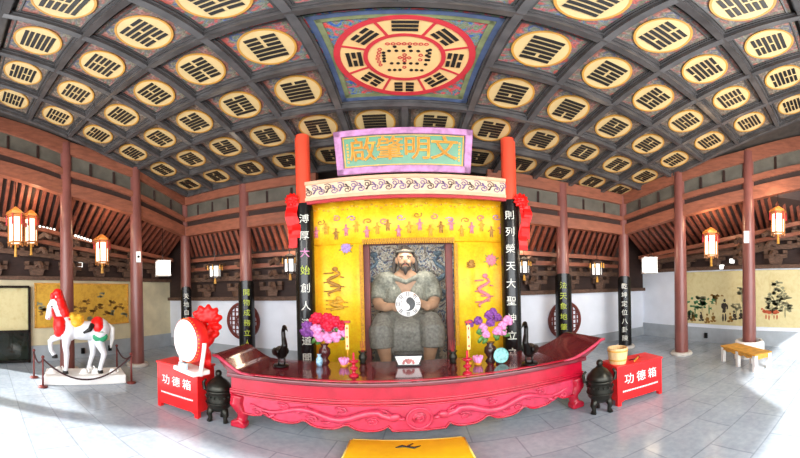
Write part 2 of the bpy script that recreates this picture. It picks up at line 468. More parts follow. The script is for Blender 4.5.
M_peach = mat('peach_disc_paint', '#d8b078', .5, var=.06)
ell(MB(), .40, .66, .088, .115).build('trigram_ring', M_peach, root)
m = ell(ell(MB(), .655, .72, .075, .12), .375, .42, .075, .12)
for k in range(8):
    a = PI / 8 + k * PI / 4
    m.bar((.41 * math.cos(a) * RX / .7, .41 * math.sin(a) * RY / .7, .088), (.67 * math.cos(a) * RX / .7, .67 * math.sin(a) * RY / .7, .088), .03, .02)
m.build('red_rings', M_redring, root)
cd = ell(MB(), .001, .385, .09, .115).build('centre_disc', M_peach, root)
TRI = ['010', '110', '000', '001', '101', '100', '111', '011']
TRI = {0: '010', 1: '001', 2: '000', 3: '100', 4: '101', 5: '110', 6: '111', 7: '011'}
for k in range(8):
    a = k * PI / 4; mm = MB(); ca, sa = math.cos(a), math.sin(a)
    rot = Matrix.Rotation(a - PI / 2, 3, 'Z')
    for i, ch in enumerate(TRI[k]):
        rr = .475 + i * .062
        segs = [(0, .24)] if ch == '1' else [(-.07, .1), (.07, .1)]
        for off, wd in segs:
            p = Vector((ca * rr - sa * off, sa * rr + ca * off, .08)); mm.box(p, (wd, .042, .014), rot)
    o = mm.build('trigram', M_hex, root)
dots = MB(); rings = MB()
def dot(x, y): dots.lathe([(0, .08), (.021, .08), (.021, .095), (0, .095)], (x, y, 0), 10)
def ring(x, y): rings.lathe([(.014, .08), (.024, .08), (.024, .095), (.014, .095), (.014, .08)], (x, y, 0), 10)
for i in range(8): ring(-.17 + i * .055, -.24)
for i in range(4): dot(.26, -.16 + i * .06 + .01); dot(.235, -.13 + i * .08)
for xx in (-.1, .05): dot(xx, -.19)
for i in range(5): dot(-.16 + i * .075, -.12)
for i in range(4): dot(-.22, -.09 + i * .05)
for i in range(5): dot(-.14 + i * .07, .10)
for i in range(3): dot(-.17 + i * .06, .22); dot(.08 + i * .06, .22)
for i in range(6): ring(-.29 + .012 * abs(i - 3), -.15 + i * .055)
for p in ((0, 0), (0, .05), (0, -.05), (.05, 0), (-.05, 0), (.17, -.05), (.17, .03), (0, .17)): ring(*p)
dots.build('dot_pattern', M_hex, cd); rings.build('ring_pattern', M_redring, cd)

# ------------------------------------------------------------------ columns of the inner ring
COLS = [('C1', -5.78, 2.15, 'tall red-brown column behind the white horse'),
        ('C2', -5.42, 3.77, 'tall red-brown column to the right of the white horse, small white fitting on it'),
        ('C3', -5.61, 5.62, 'red-brown column at the rear left corner, narrow black couplet board on it'),
        ('C4', -3.58, 5.62, 'red-brown column in front of the left round window, couplet board on it'),
        ('C5', 3.55, 5.46, 'red-brown column in front of the right round window, couplet board on it'),
        ('C6', 5.38, 5.26, 'red-brown column at the rear right corner, narrow black couplet board on it'),
        ('C7', 5.61, 3.60, 'tall red-brown column at the left end of the pale landscape mural'),
        ('C8', 6.1, 2.05, 'tall red-brown column behind the low wooden bench')]
COLP = {}
for n, x, y, lab in COLS:
    zt = Zc(x, y) + .02; COLP[n] = Vector((x, y, 0))
    root = thing('column', lab, 'column', (x, y, 0), 0, 'inner ring columns')
    MB().cone((0, 0, .06), (0, 0, zt), .165, .125, 24).build('shaft', M_column, root, 'auto')
    MB().lathe([(0, 0), (.26, 0), (.27, .03), (.24, .07), (.0, .07)], n=24).build('base_stone', M_stone, root, 'auto')

def couplet(x, y, z0, z1, rad, txt, mcol, label, face, wide=1.0, ms=None):
    """curved lacquer board that clasps a column"""
    root = thing('couplet_board', label, 'couplet board', (x, y, z0), face, 'couplet boards on the columns')
    m = MB(); n = 10; H = z1 - z0; half = 1.15 * wide
    sec = []
    for k in range(n + 1):
        a = -half + 2 * half * k / n; top = H - .10 * (k / n * 2 - 1) ** 4
        ca, sa = math.sin(a), -math.cos(a)
        sec.append([m.bm.verts.new((ca * rr, sa * rr, z)) for rr, z in ((rad, 0), (rad + .025, 0), (rad + .025, top), (rad, top))])
    for a, b in zip(sec, sec[1:]):
        for i in range(4): m.bm.faces.new((a[i], b[i], b[(i + 1) % 4], a[(i + 1) % 4]))
    m.bm.faces.new(sec[0]); m.bm.faces.new(sec[-1][::-1])
    b = m.build('board', M_black, root, 'auto')
    st = (H - .25) / len(txt)
    for i, ch in enumerate(txt):
        text('character', ch, min(.165, st * .8), (ms or {}).get(i, M_pale) if not mcol else mcol, root, (0, -rad - .03, H - .2 - (i + .35) * st), depth=.003)
    return root

# beams, frieze, rafters and brackets between the columns
def bay(P, Q, wallP, wallQ, zs=1.0, wall_top=1.52, lit=True):
    P, Q = Vector(P), Vector(Q); zp, zq = Zc(P.x, P.y), Zc(Q.x, Q.y)
    up = lambda v, z: Vector((v.x, v.y, z))
    sp, sq = zp / 4.3, zq / 4.3
    def bm_(o0, o1, w, m, name='trim_beam', shift=0):
        a = up(P, zp - (o0 + o1) / 2 * sp); b = up(Q, zq - (o0 + o1) / 2 * sq)
        struct(MB().bar(a, b, w, (o1 - o0) * (sp + sq) / 2).build(name, m))
    bm_(-.06, .24, .17, M_beam); bm_(.60, .72, .19, M_beam); bm_(.86, 1.12, .17, M_beam)
    # frieze boards with uprights
    bm_(.24, .60, .04, M_frz, 'trim_frieze'); bm_(.72, .86, .05, M_dark, 'trim_frieze')
    n = max(3, int((Q - P).length / .5)); st = MB()
    inn = (Vector((0, 2.5, 0)) - (P + Q) / 2); inn.z = 0; inn.normalize()
    for k in range(1, n):
        t = k / n; v = P.lerp(Q, t) + inn * .04; z = zp + (zq - zp) * t; s = sp + (sq - sp) * t
        st.bar(up(v, z - .3 * s), up(v, z - .62 * s), .05, .04, up=inn)
    struct(st.build('trim_frieze_uprights', M_dark))
    # rafters falling to the outer wall
    A, B = Vector(wallP), Vector(wallQ); L = (Q - P).length; n = int(L / .17); rf = MB()
    for k in range(n + 1):
        t = (k + .5) / (n + 1); a = P.lerp(Q, t); b = A.lerp(B, t); z = zp + (zq - zp) * t; s = sp + (sq - sp) * t
        rf.bar(up(a, z - 1.02 * s) - inn * .1, up(b, z - 1.5 * s - .1), .075, .09)
    struct(rf.build('trim_rafters', M_raft))
    rb = MB(); rb.quad(up(P, zp - .95 * sp), up(Q, zq - .95 * sq), up(B, zq - 1.42 * sq - .1), up(A, zp - 1.42 * sp - .1))
    struct(rb.build('trim_roof_boards', M_dark))
    # purlins on the bracket sets, and the bracket sets on the wall plate
    for f, dd, w in ((.35, .12, .12), (.62, .22, .1), (.85, .34, .1)):
        zz = lambda z, s: wall_top + .2 + (z - 1.5 * s - .3 - wall_top) * f
        struct(MB().bar(up(A.lerp(P, dd), zz(zp, sp)), up(B.lerp(Q, dd), zz(zq, sq)), w, w).build('trim_purlin', M_beam if f > .5 else M_brack))
    nb = max(2, int((B - A).length / .85))
    for k in range(nb):
        t = (k + .5) / nb; c0 = A.lerp(B, t) + inn * .02; d = (B - A).normalized()
        zt = (zp + (zq - zp) * t) - 1.5 * (sp + (sq - sp) * t) - .25; h = zt - wall_top; g = MB()
        g.box(up(c0 + inn * .12, wall_top + .18), (.22, .22, .16), Matrix((d, inn, Vector((0, 0, 1)))).transposed(), taper=(1.3, 1.3))
        for j in range(3):
            z = wall_top + .3 + j * (h - .3) / 3; L = .3 + .14 * j
            g.bar(up(c0 + inn * .12 - d * L, z), up(c0 + inn * .12 + d * L, z), .09, .1)
            g.bar(up(c0, z + .03), up(c0 + inn * (.3 + .16 * j), z + .1), .09, .1)
            for sx in (-1, 0, 1): g.box(up(c0 + inn * .12 + d * L * .85 * sx, z + .11), (.11, .11, .09))
            g.bar(up(c0 + inn * (.3 + .16 * j), z + .1), up(c0 + inn * (.42 + .2 * j), z - .02), .08, .09)
        struct(g.build('trim_bracket_set', M_brack))
cp = COLP
F1 = Vector((-5.95, .2, 0)); F8 = Vector((6.75, .2, 0))
wl = lambda y: (XL, y, 0); wr = lambda y: (XR, y, 0); wb = lambda x: (x, YB, 0)
bay(cp['C3'], cp['C4'], wb(-5.9), wb(-3.7)); bay(cp['C4'], Vector((-1.75, 5.6, 0)), wb(-3.7), wb(-1.75))
bay(Vector((1.75, 5.5, 0)), cp['C5'], wb(1.75), wb(3.7)); bay(cp['C5'], cp['C6'], wb(3.7), wb(5.9))
bay(cp['C2'], cp['C3'], wl(3.9), wl(6.0), wall_top=2.12); bay(cp['C1'], cp['C2'], wl(2.2), wl(3.9), wall_top=2.12); bay(F1, cp['C1'], wl(.1), wl(2.2), wall_top=2.12)
bay(cp['C6'], cp['C7'], wr(6.0), wr(3.8), wall_top=2.12); bay(cp['C7'], cp['C8'], wr(3.8), wr(2.1), wall_top=2.12); bay(cp['C8'], F8, wr(2.1), wr(.1), wall_top=2.12)
#MORE
# ------------------------------------------------------------------ round lattice windows, murals, display panel on the walls
def round_window(p, R, label):
    root = thing('round_window', label, 'window', p, 0, 'round lattice windows')
    MB().lathe([(R, -.03), (R + .07, -.03), (R + .07, .04), (R, .04), (R, -.03)], n=40, rot=(PI / 2, 0, 0)).build('frame', M_lattice, root, 'auto')
    MB().lathe([(0, -.02), (R, -.02), (R, -.01), (0, -.01)], n=40, rot=(PI / 2, 0, 0)).build('pane', M_white, root)
    g = MB()
    for k in range(-3, 4):
        x = k * R / 3.6; h = math.sqrt(max(0, R * R - x * x))
        g.bar((x, 0, -h), (x, 0, h), .035, .03); g.bar((-h, 0, x), (h, 0, x), .035, .03)
    g.tube([(R * .45 * math.cos(a), -.005, R * .45 * math.sin(a)) for a in [2 * PI * k / 24 for k in range(25)]], .025, 6)
    g.build('lattice', M_lattice, root)
M_lattice = mat('dark_red_lattice', '#6d2a24', .5, var=.2)
p = on_y(243, 321, 6.1); round_window(p, .43, 'round dark red lattice window on the white wall, behind a column left of the altar')
p = on_y(565, 320, 6.1); round_window(p, .43, 'round dark red lattice window on the white wall, behind a column right of the altar')

def mural_mat(name, a, b, c):
    t = NT(name); v = t.coord(); n = t.noise(2.2, 6, v, rough=.65, dist=.8); n2 = t.noise(9, 5, v, rough=.7)
    col = t.ramp(n.outputs['Fac'], [(.30, lin(b)), (.46, lin(a)), (.62, lin(a)), (.75, lin(c))])
    t.col(t.mix(.35, col, t.ramp(n2.outputs['Fac'], [(.35, lin(b)), (.55, lin(a))]))); t.b.inputs['Roughness'].default_value = .8; return t.m
M_mgold = mural_mat('gold_mural_paint', '#d9a93c', '#a06a1e', '#e6c468')
M_mcream = mural_mat('cream_mural_paint', '#d9cc9a', '#c4b078', '#e4dcb4')
M_mline = mat('mural_brown_ink', '#8a6426', .8, var=.3); M_mgreen = mat('mural_green', '#4e7f55', .8, var=.35, scale=10)
M_mdark = mat('mural_dark_figure', '#3d352c', .8, var=.3); M_mred = mat('mural_red_ox', '#b4512f', .8, var=.25); M_mgrey = mat('mural_grey_rock', '#8d8a6a', .8, var=.3, scale=8)
def blob(m, y, z, ry, rz, X, n=11, jag=.25, t=.004):
    s = 1 if X < 0 else -1; pts = []
    for k in range(n):
        a = 2 * PI * k / n; q = 1 + random.uniform(-jag, jag); pts.append((y + ry * q * math.cos(a), z + rz * q * math.sin(a)))
    A = [m.bm.verts.new((X, yy, zz)) for yy, zz in pts]; B = [m.bm.verts.new((X + s * t, yy, zz)) for yy, zz in pts]
    m.bm.faces.new(B)
    for i in range(n): j = (i + 1) % n; m.bm.faces.new((A[i], A[j], B[j], B[i]))
    return m
# left: golden landscape
y0, y1 = on_x(35, 300, XL).y, on_x(127, 300, XL).y; z1, z0 = 2.02, .9
root = thing('mural', 'golden yellow landscape mural on the left wall behind the white horse', 'mural', (XL, (y0 + y1) / 2, z0))
MB().box((XL + .02, (y0 + y1) / 2, (z0 + z1) / 2), (.03, y1 - y0, z1 - z0)).build('painted_canvas', M_mgold, root, origin=root.location)
fr = MB()
for z in (z0, z1): fr.box((XL + .03, (y0 + y1) / 2, z), (.05, y1 - y0 + .06, .035))
for y in (y0, y1): fr.box((XL + .03, y, (z0 + z1) / 2), (.05, .035, z1 - z0))
fr.build('border', M_bench, root, origin=root.location)
random.seed(17)
for k in range(22):
    y = y0 + (y1 - y0) * (k + .7) / 22.6; m = MB(); zz = z0 + random.uniform(.18, .85)
    for j in range(4): blob(m, y + random.uniform(-.08, .08), zz + random.uniform(-.08, .08), random.uniform(.03, .09), random.uniform(.02, .05), XL + .036, 11, .45)
    m.build('painted_hill', M_mline if k % 3 else M_mgrey, root, origin=root.location)
# right: pale landscape with figures
y0, y1 = on_x(800, 300, XR).y - .3, on_x(686, 300, XR).y; z1, z0 = 2.07, on_x(735, 325.5, XR).z
root = thing('mural', 'pale cream landscape mural with trees and figures along the right wall', 'mural', (XR, (y0 + y1) / 2, z0))
MB().box((XR - .02, (y0 + y1) / 2, (z0 + z1) / 2), (.03, y1 - y0, z1 - z0)).build('painted_canvas', M_mcream, root, origin=root.location)
def mp(px, py): q = on_x(px, py, XR - .04); return q.y, q.z
def paint(name, m, lst):
    b = MB()
    for px, py, ry, rz in lst: y, z = mp(px, py); blob(b, y, z, ry, rz, XR - .036, 12, .3)
    b.build(name, m, root, origin=root.location)
def tree_marks(px, py, w, h, m_, n, seed):
    random.seed(seed); b = MB()
    for k in range(n):
        a = random.uniform(0, 2 * PI); q = math.sqrt(random.random()); y, z = mp(px + w * q * math.cos(a), py + h * q * math.sin(a)); blob(b, y, z, random.uniform(.03, .075), random.uniform(.02, .045), XR - .036, 8, .45)
    y, z = mp(px, py + h * .8); blob(b, y, z - .05, .02, .16, XR - .036, 7, .2)
    b.build('painted_tree', m_, root, origin=root.location)
tree_marks(695, 303, 9, 7, M_mgreen, 26, 1); tree_marks(709, 303, 7, 6, M_mgreen, 16, 2); tree_marks(702, 300, 5, 5, M_mgrey, 12, 3); tree_marks(692, 314, 7, 3, M_mgreen, 12, 9)
tree_marks(777, 293, 9, 12, M_mgrey, 40, 4); tree_marks(772, 303, 8, 7, M_mgrey, 22, 5); tree_marks(785, 304, 7, 9, M_mgrey, 26, 6); tree_marks(742, 291, 5, 4, M_mgrey, 14, 7); tree_marks(736, 306, 5, 4, M_mgrey, 12, 8); tree_marks(716, 296, 6, 3, M_mline, 9, 10)
paint('painted_person', M_mdark, [(724.6, 300.5, .035, .045), (724.3, 306, .075, .085), (724.2, 311, .06, .07), (723, 318, .028, .11), (725.6, 318, .028, .11), (721.8, 306, .02, .07), (727.2, 307, .02, .07)])
for px, py, m_ in ((713, 318, M_mline), (734, 316, M_mdark), (741, 315, M_mdark), (701, 317, M_mdark), (693, 317, M_mline), (689, 316, M_mdark), (707, 319, M_mline), (730, 318, M_mline)):
    paint('painted_person', m_, [(px, py - 4.2, .03, .035), (px + .3, py, .055, .075), (px - 1.2, py + 3.2, .05, .03), (px + 1.6, py + 3, .05, .03)])
paint('painted_ox', M_mred, [(769, 312, .12, .055), (775, 312, .10, .05), (764, 311, .05, .045), (766, 317, .018, .06), (769, 317.5, .018, .06), (774, 317, .018, .06), (777, 317, .018, .06), (762, 309, .035, .03)])
# framed panel at the far left
y0, y1 = .62, on_x(28.5, 310, XL).y; zt = on_x(15, 287, XL).z; zb = .12; zm = on_x(15, 331, XL).z
root = thing('display_case', 'tall black framed case with pale picture on top, left end of the left wall', 'display case', (XL, (y0 + y1) / 2, 0))
fr = MB()
for y in (y0, y1): fr.box((XL + .06, y, (zt + .0) / 2), (.14, .06, zt))
for z in (.05, zm, zt): fr.box((XL + .06, (y0 + y1) / 2, z), (.14, y1 - y0, .06))
fr.build('frame', M_black, root, origin=root.location)
MB().box((XL + .03, (y0 + y1) / 2, (zm + zt) / 2), (.03, y1 - y0, zt - zm)).build('picture', M_mcream, root, origin=root.location)
MB().box((XL + .03, (y0 + y1) / 2, zm / 2), (.03, y1 - y0, zm)).build('dark_panel', mat('dark_green_glass', '#1c231c', .08, var=.4, scale=2), root, origin=root.location)

# ------------------------------------------------------------------ the altar: front columns, couplets, silk, frieze, plaque
COLY = 4.4
front = []
for px, lab in ((302.3, 'vermilion altar column left of the yellow drape, red silk on it'), (508, 'vermilion altar column right of the yellow drape, red silk on it')):
    p = on_y(px, 150, COLY); x = p.x; zt = Zc(x, COLY) + .05; front.append(x)
    root = thing('altar_column', lab, 'column', (x, COLY, 0), 0, 'altar columns')
    MB().cone((0, 0, .06), (0, 0, zt), .135, .125, 24).build('shaft', M_redcol, root, 'auto')
    MB().lathe([(0, 0), (.21, 0), (.22, .03), (.2, .07), (.0, .07)], n=24).build('base_stone', M_stone, root, 'auto')
face = lambda x, y: math.atan2(-x, y)
couplet(front[0], COLY, .07, 3.22, .137, '溥厚大始創人濟道開陵', None, 'black couplet board with pale characters at the left edge of the yellow drape', face(front[0], COLY), 1.25, {3: M_lime, 2: M_pink})
couplet(front[1], COLY, .07, 3.22, .137, '則列榮天大聖神立之極', None, 'black couplet board with pale characters at the right edge of the yellow drape', face(front[1], COLY), 1.25)
for n, txt, zt, w, lab in (('C3', '天地自然文字祖', 1.92, .75, 'narrow black couplet board on the rear left corner column'), ('C4', '開物成務立人極', 2.0, 1.2, 'black couplet board with green characters in front of the left round window'),
                           ('C5', '法天象地肇文明', 2.0, 1.2, 'black couplet board with green characters in front of the right round window'), ('C6', '乾坤定位八卦陳', 1.95, .95, 'narrow black couplet board on the rear right corner column')):
    p = COLP[n]; couplet(p.x, p.y, .08, zt, .17, txt, M_lime if n in ('C4', 'C5') else M_pale, lab, face(p.x, p.y), w)

def rosette(px, py, R, label, tail, sgn):
    p = on_y(px, py, COLY - .17); root = thing('silk_rosette', label, 'silk rosette', p, 0, 'red silk rosettes on the altar columns')
    m = MB(); random.seed(int(px))
    for ringi, (rr, n) in enumerate(((R * .72, 11), (R * .42, 8), (R * .12, 4))):
        for k in range(n):
            a = 2 * PI * k / n + ringi * .4
            m.ball((rr * math.cos(a), -.03 * ringi - .02, rr * math.sin(a)), (R * .33, R * .22, R * .20), 8, (0, -a, 0))
    m.organic('bloom', M_silk, root, R * .07, 2)
    w = .075
    for j, (dx, L) in enumerate(tail):
        t = MB(); n = 10; A = []
        for i in range(n + 1):
            z = -R * .5 - L * i / n; xo = dx + sgn * .03 * math.sin(i * .6); yo = .02 * math.sin(i * 1.3 + j)
            A.append([t.bm.verts.new((xo + s * w, yo + q, z)) for s, q in ((-1, -.006), (1, -.006), (1, .006), (-1, .006))])
        for a, b in zip(A, A[1:]):
            for i in range(4): t.bm.faces.new((a[i], a[(i + 1) % 4], b[(i + 1) % 4], b[i]))
        t.bm.faces.new(A[0]); t.bm.faces.new(A[-1][::-1]); t.build('streamer', M_silk, root)
rosette(292, 200, .125, 'red silk rosette with a hanging streamer on the left altar column', ((.04, .62), (-.02, .78)), -1)
rosette(520.5, 201, .14, 'red silk rosette with a hanging streamer on the right altar column', ((.05, .80), (.1, .6)), 1)

# carved frieze board
a, b = on_y(305, 196, 4.28), on_y(506, 196, 4.28); zt = on_y(403, 174, 4.28).z; zb = on_y(403, 194, 4.28).z
xm, W = (a.x + b.x) / 2, b.x - a.x
M_fr = mat('cream_frieze_paint', '#e9c9a8', .6, var=.12, scale=8)
root = thing('frieze_board', 'long cream board of purple carved scrolls under the green plaque', 'carved board', (xm, 4.3, zb))
H = zt - zb
MB().box((0, .03, H / 2), (W, .06, H)).build('board', M_fr, root)
fr = MB()
for z in (.03, H - .03): fr.box((0, -.01, z), (W, .04, .06))
fr.build('border', mat('pink_border_paint', '#eab491', .6, var=.1), root)
M_scr = mat('violet_scroll_paint', '#7a6490', .6, var=.5, scale=22); M_scr2 = mat('brown_scroll_paint', '#5b4a48', .6, var=.4, scale=22)
for k in range(30):
    x = -W / 2 + W * (k + .5) / 30; m = MB(); sg = 1 if k % 2 else -1
    m.tube([(x + (.012 + .0065 * i) * math.cos(i * .85), -.008, H / 2 + sg * .04 + (.012 + .0055 * i) * math.sin(i * .85)) for i in range(11)], .008, 6)
    m.tube([(x + .02 * i - .03, -.008, H / 2 - sg * .06 + sg * .012 * i * i) for i in range(4)], [.012, .016, .010, .004], 6)
    m.build('carved_scroll', M_scr if k % 3 else M_scr2, root, True)
MB().box((0, .0, -.035), (W, .05, .05)).build('red_lower_rail', M_redring, root)
# plaque leaning forward
c0 = on_y(403, 172, 4.22); c1 = on_y(403, 127.5, 4.0); h = (c1 - c0).length; tilt = -math.atan2(c0.y - c1.y, c1.z - c0.z)
wl_, wr_ = on_y(339, 172, 4.22).x, on_y(469, 172, 4.22).x
root = thing('plaque', 'green plaque with four gold characters and lilac frame over the altar', 'plaque', ((wl_ + wr_) / 2, 4.22, c0.z)); root.rotation_euler = (-tilt, 0, 0)
root.rotation_euler = (math.atan2(c0.y - c1.y, c1.z - c0.z), 0, 0)
PW = wr_ - wl_
MB().box((0, .03, h / 2), (PW, .04, h)).build('field', mat('jade_green_field', '#558f6c', .25, var=.2, scale=2), root)
fr = MB(); bw = .115; tp = 1.0
for z in (bw / 2, h - bw / 2): fr.box((0, -.005, z), (PW + .04, .07, bw), bevel=.015)
for sx in (-1, 1): fr.box((sx * (PW / 2 - bw / 2 + .02), -.005, h / 2), (bw, .07, h), bevel=.015)
fr.build('frame', mat('lilac_frame_paint', '#b87cab', .45, var=.3, scale=10), root)
fr = MB()
for z in (bw + .02, h - bw - .02): fr.box((0, .005, z), (PW - 2 * bw, .01, .012))
for sx in (-1, 1): fr.box((sx * (PW / 2 - bw), .005, h / 2), (.012, .01, h - 2 * bw))
fr.build('gilt_line', M_gold, root)
for i, ch in enumerate('啟肇明文'): text('character', ch, .43, M_gold, root, ((i - 1.5) * (PW - .42) / 4 * 1.02, -.0, h / 2), depth=.012, fat=.0045)
m = MB()
for sx in (-1, 1):
    for k in range(6): m.box((sx * (PW / 2 - .17), .004, h * .28 + k * .06), (.028, .01, .035))
m.build('small_lettering', M_gold, root)
# yellow embroidered drape
def drape_mat():
    t = NT('yellow_embroidered_silk'); v = t.coord(); n = t.noise(3, 4, v); n2 = t.noise(30, 4, v)
    c = t.ramp(n.outputs['Fac'], [(.3, lin('#fbb010')), (.55, lin('#ffd01a')), (.75, lin('#ffe040'))])
    t.col(t.mix(.25, c, t.ramp(n2.outputs['Fac'], [(.35, lin('#e89a08')), (.6, lin('#ffdc34'))]))); t.b.inputs['Roughness'].default_value = .5
    t.bump(n2.outputs['Fac'], .2, .01); return t.m
M_drape = drape_mat(); M_fringe = mat('gold_fringe', '#c98f16', .6, var=.35, scale=40)
DY = 4.6
xL, xR = on_y(312, 280, DY).x, on_y(507, 280, DY).x; oL, oR = on_y(364, 300, DY).x, on_y(455, 300, DY).x
zT = on_y(403, 197, DY).z; zO = on_y(403, 243, DY).z
root = thing('altar_drape', 'yellow embroidered silk drape framing the statue niche', 'drape', ((xL + xR) / 2, DY, .3))
o0 = root.location.copy()
def cloth(name, x0, x1, z0, z1, y, m, amp=.012, waves=9):
    q = MB(); nx = 60; rows = []
    for zz in (z0, z1):
        rows.append([[q.bm.verts.new((x0 + (x1 - x0) * i / nx, y + amp * math.sin(i / nx * waves * 2 * PI) + d, zz)) for i in range(nx + 1)] for d in (0, .015)])
    for i in range(nx):
        f = lambda *p: q.bm.faces.new(p)
        f(rows[0][0][i], rows[0][0][i + 1], rows[1][0][i + 1], rows[1][0][i]); f(rows[0][1][i], rows[1][1][i], rows[1][1][i + 1], rows[0][1][i + 1])
        f(rows[0][0][i], rows[0][1][i], rows[0][1][i + 1], rows[0][0][i + 1]); f(rows[1][0][i], rows[1][0][i + 1], rows[1][1][i + 1], rows[1][1][i])
    return q.build(name, m, root, True, origin=o0)
pl = cloth('side_panel', xL, oL, .3, zT - .05, DY, M_drape, .014, 3); pr = cloth('side_panel', oR, xR, .3, zT - .05, DY, M_drape, .014, 3)
va = cloth('valance', xL, xR, zO + .02, zT, DY - .05, M_drape, .01, 14)
fg = MB()
n = 90
for k in range(n): x = xL + (xR - xL) * (k + .5) / n; fg.box((x, DY - .07, zT - .02), ((xR - xL) / n * .7, .02, .07))
fg.build('top_fringe', M_drape, va, origin=o0)
fg = MB()
for k in range(40): x = oL + (oR - oL) * (k + .5) / 40; fg.box((x, DY - .07, zO + .03), ((oR - oL) / 40 * .75, .015, .09))
fg.build('lower_fringe', M_fringe, va, origin=o0)
for x, pp in ((oL - .03, pl), (oR + .03, pr), (xL + .03, pl), (xR - .03, pr)):
    fg = MB()
    for k in range(70): z = .75 + (zO - .75 if abs(x) < 1.2 else zT - .9) * k / 70; fg.box((x, DY - .03, z), (.05, .015, .026))
    fg.build('edge_fringe', M_fringe, pp, origin=o0)
M_emb = [mat('rose_embroidery', '#d6808c', .7, var=.3, scale=30), mat('ochre_embroidery', '#d3a030', .7, var=.3, scale=30), mat('brown_embroidery', '#a97a34', .7, var=.3, scale=30), mat('violet_embroidery', '#b08fc8', .7, var=.3, scale=30), mat('green_embroidery', '#9a9a3e', .7, var=.3, scale=30)]
random.seed(3)
for k in range(19):   # row of little worshippers on the valance
    x = xL + .12 + (xR - xL - .24) * k / 18; z = zO + .24 + .06 * math.sin(k * 2.1); m = MB()
    m.ball((x, DY - .07, z + .09), (.020, .01, .024), 8); m.ball((x, DY - .07, z + .01), (.032, .01, .062), 8); m.ball((x - .018, DY - .07, z - .06), (.014, .01, .035), 8); m.ball((x + .018, DY - .07, z - .06), (.014, .01, .035), 8)
    m.tube([(x - .06, DY - .07, z + .01), (x - .01, DY - .072, z + .05), (x + .06, DY - .07, z + .03)], .008, 5)
    m.build('embroidered_figure', M_emb[(0, 1, 2, 0, 1)[k % 5]], va, origin=o0)
for k in range(12):
    x = xL + .2 + (xR - xL - .4) * k / 11; z = zO + .42 + .05 * math.sin(k * 1.3); m = MB()
    m.tube([(x + (.012 + .008 * i) * math.cos(i * .8 + k), DY - .07, z + (.01 + .005 * i) * math.sin(i * .8 + k)) for i in range(10)], .009, 5)
    m.build('embroidered_scroll', M_emb[(2, 0, 3)[k % 3]], va, origin=o0)
m = MB()
for k in range(40): x = xL + .1 + (xR - xL - .2) * k / 39; m.ball((x, DY - .07, zT - .17 + .03 * math.sin(k * 1.7)), (.028, .008, .016), 6)
m.build('embroidered_cloud_pattern', M_emb[1], va, origin=o0)
def flower_patch(px, py, r, cols, par):
    c = on_y(px, py, DY - .02)
    m = MB()
    for k in range(9): a = 2 * PI * k / 9; m.ball((c.x + r * .55 * math.cos(a), c.y - .01, c.z + r * .55 * math.sin(a)), (r * .4, .008, r * .25), 8, (0, -a, 0))
    m.ball((c.x, c.y - .015, c.z), (r * .35, .01, r * .35), 8)
    f = m.build('embroidered_flower', M_emb[cols], par, origin=o0); l = MB()
    for k in range(6): a = 2 * PI * k / 6 + .3; l.ball((c.x + r * 1.1 * math.cos(a), c.y - .006, c.z + r * 1.0 * math.sin(a)), (r * .3, .006, r * .12), 6, (0, -a, 0))
    l.build('embroidered_leaf_pattern', M_emb[4], par, origin=o0)
flower_patch(346, 248, .10, 3, pl); flower_patch(491, 260, .11, 0, pr)
def dragon_patch(px, py, sx, sz, col, par):
    c = on_y(px, py, DY - .02); m = MB()
    m.tube([(c.x + sx * (math.sin(i * .9) * .9), c.y - .012, c.z + sz * (1 - i / 6.5)) for i in range(14)], [.012 + .02 * math.sin(PI * (i + .5) / 14) for i in range(14)], 6)
    m.ball((c.x + sx * .2, c.y - .012, c.z + sz * 1.08), (.05, .012, .04), 8)
    for k in range(5): m.tube([(c.x + sx * math.sin(k * 1.9), c.y - .01, c.z + sz * (.8 - k * .35)), (c.x + sx * 1.5 * (1 if k % 2 else -1), c.y - .01, c.z + sz * (.75 - k * .35))], .012, 5)
    m.build('embroidered_dragon', M_emb[col], par, True, origin=o0)
dragon_patch(334, 283, .12, .22, 2, pl); dragon_patch(337, 305, .13, .10, 1, pl); dragon_patch(484, 292, .11, .26, 0, pr); dragon_patch(471, 265, .05, .05, 2, pr)

# niche frame and carved backdrop
NY = 4.74
root = thing('niche_frame', 'dark red wooden frame of the statue niche behind the yellow drape', 'frame', (.1, NY, 0)); o0 = root.location.copy()
jl, jr = on_y(367.5, 300, NY).x, on_y(449.5, 300, NY).x
for x in (jl, jr): MB().box((x, NY, zO / 2 + .1), (.11, .12, zO + .25)).build('jamb', M_lattice, root, origin=o0)
MB().box(((jl + jr) / 2, NY, zO + .1), (jr - jl + .2, .12, .2)).build('lintel', M_lattice, root, origin=o0)
def relief_mat():
    t = NT('dragon_cloud_paint'); v = t.coord(); n = t.noise(4.5, 3, v, dist=3.0)
    t.col(t.ramp(n.outputs['Fac'], [(.28, lin('#5b5654')), (.42, lin('#a39f94')), (.5, lin('#dcd8c8')), (.56, lin('#5f7d9c')), (.66, lin('#6a4a48')), (.8, lin('#bdb9aa'))]))
    t.b.inputs['Roughness'].default_value = .7; return t.m
root = thing('carved_backdrop', 'carved grey and blue dragon cloud screen behind the statue', 'carved screen', (.1, 5.75, 0)); o0 = root.location.copy()
M_rel = relief_mat()
MB().box((.1, 5.8, 1.75), (2.6, .08, 3.5)).build('panel', M_rel, root, origin=o0)
random.seed(11)
for k in range(26):
    a = PI * (k % 13) / 12; rr = .55 + .35 * (k // 13) + random.uniform(-.05, .05); cx_, cz_ = .06 + rr * math.cos(a) * 1.05, 1.75 + rr * math.sin(a) * .85
    m = MB(); m.tube([(cx_ + (.02 + .012 * i) * math.cos(i * .8 + k), 5.73, cz_ + (.02 + .012 * i) * math.sin(i * .8 + k)) for i in range(12)], [.03 - .0012 * i for i in range(12)], 6)
    m.build('carved_cloud', M_rel, root, True, origin=o0)
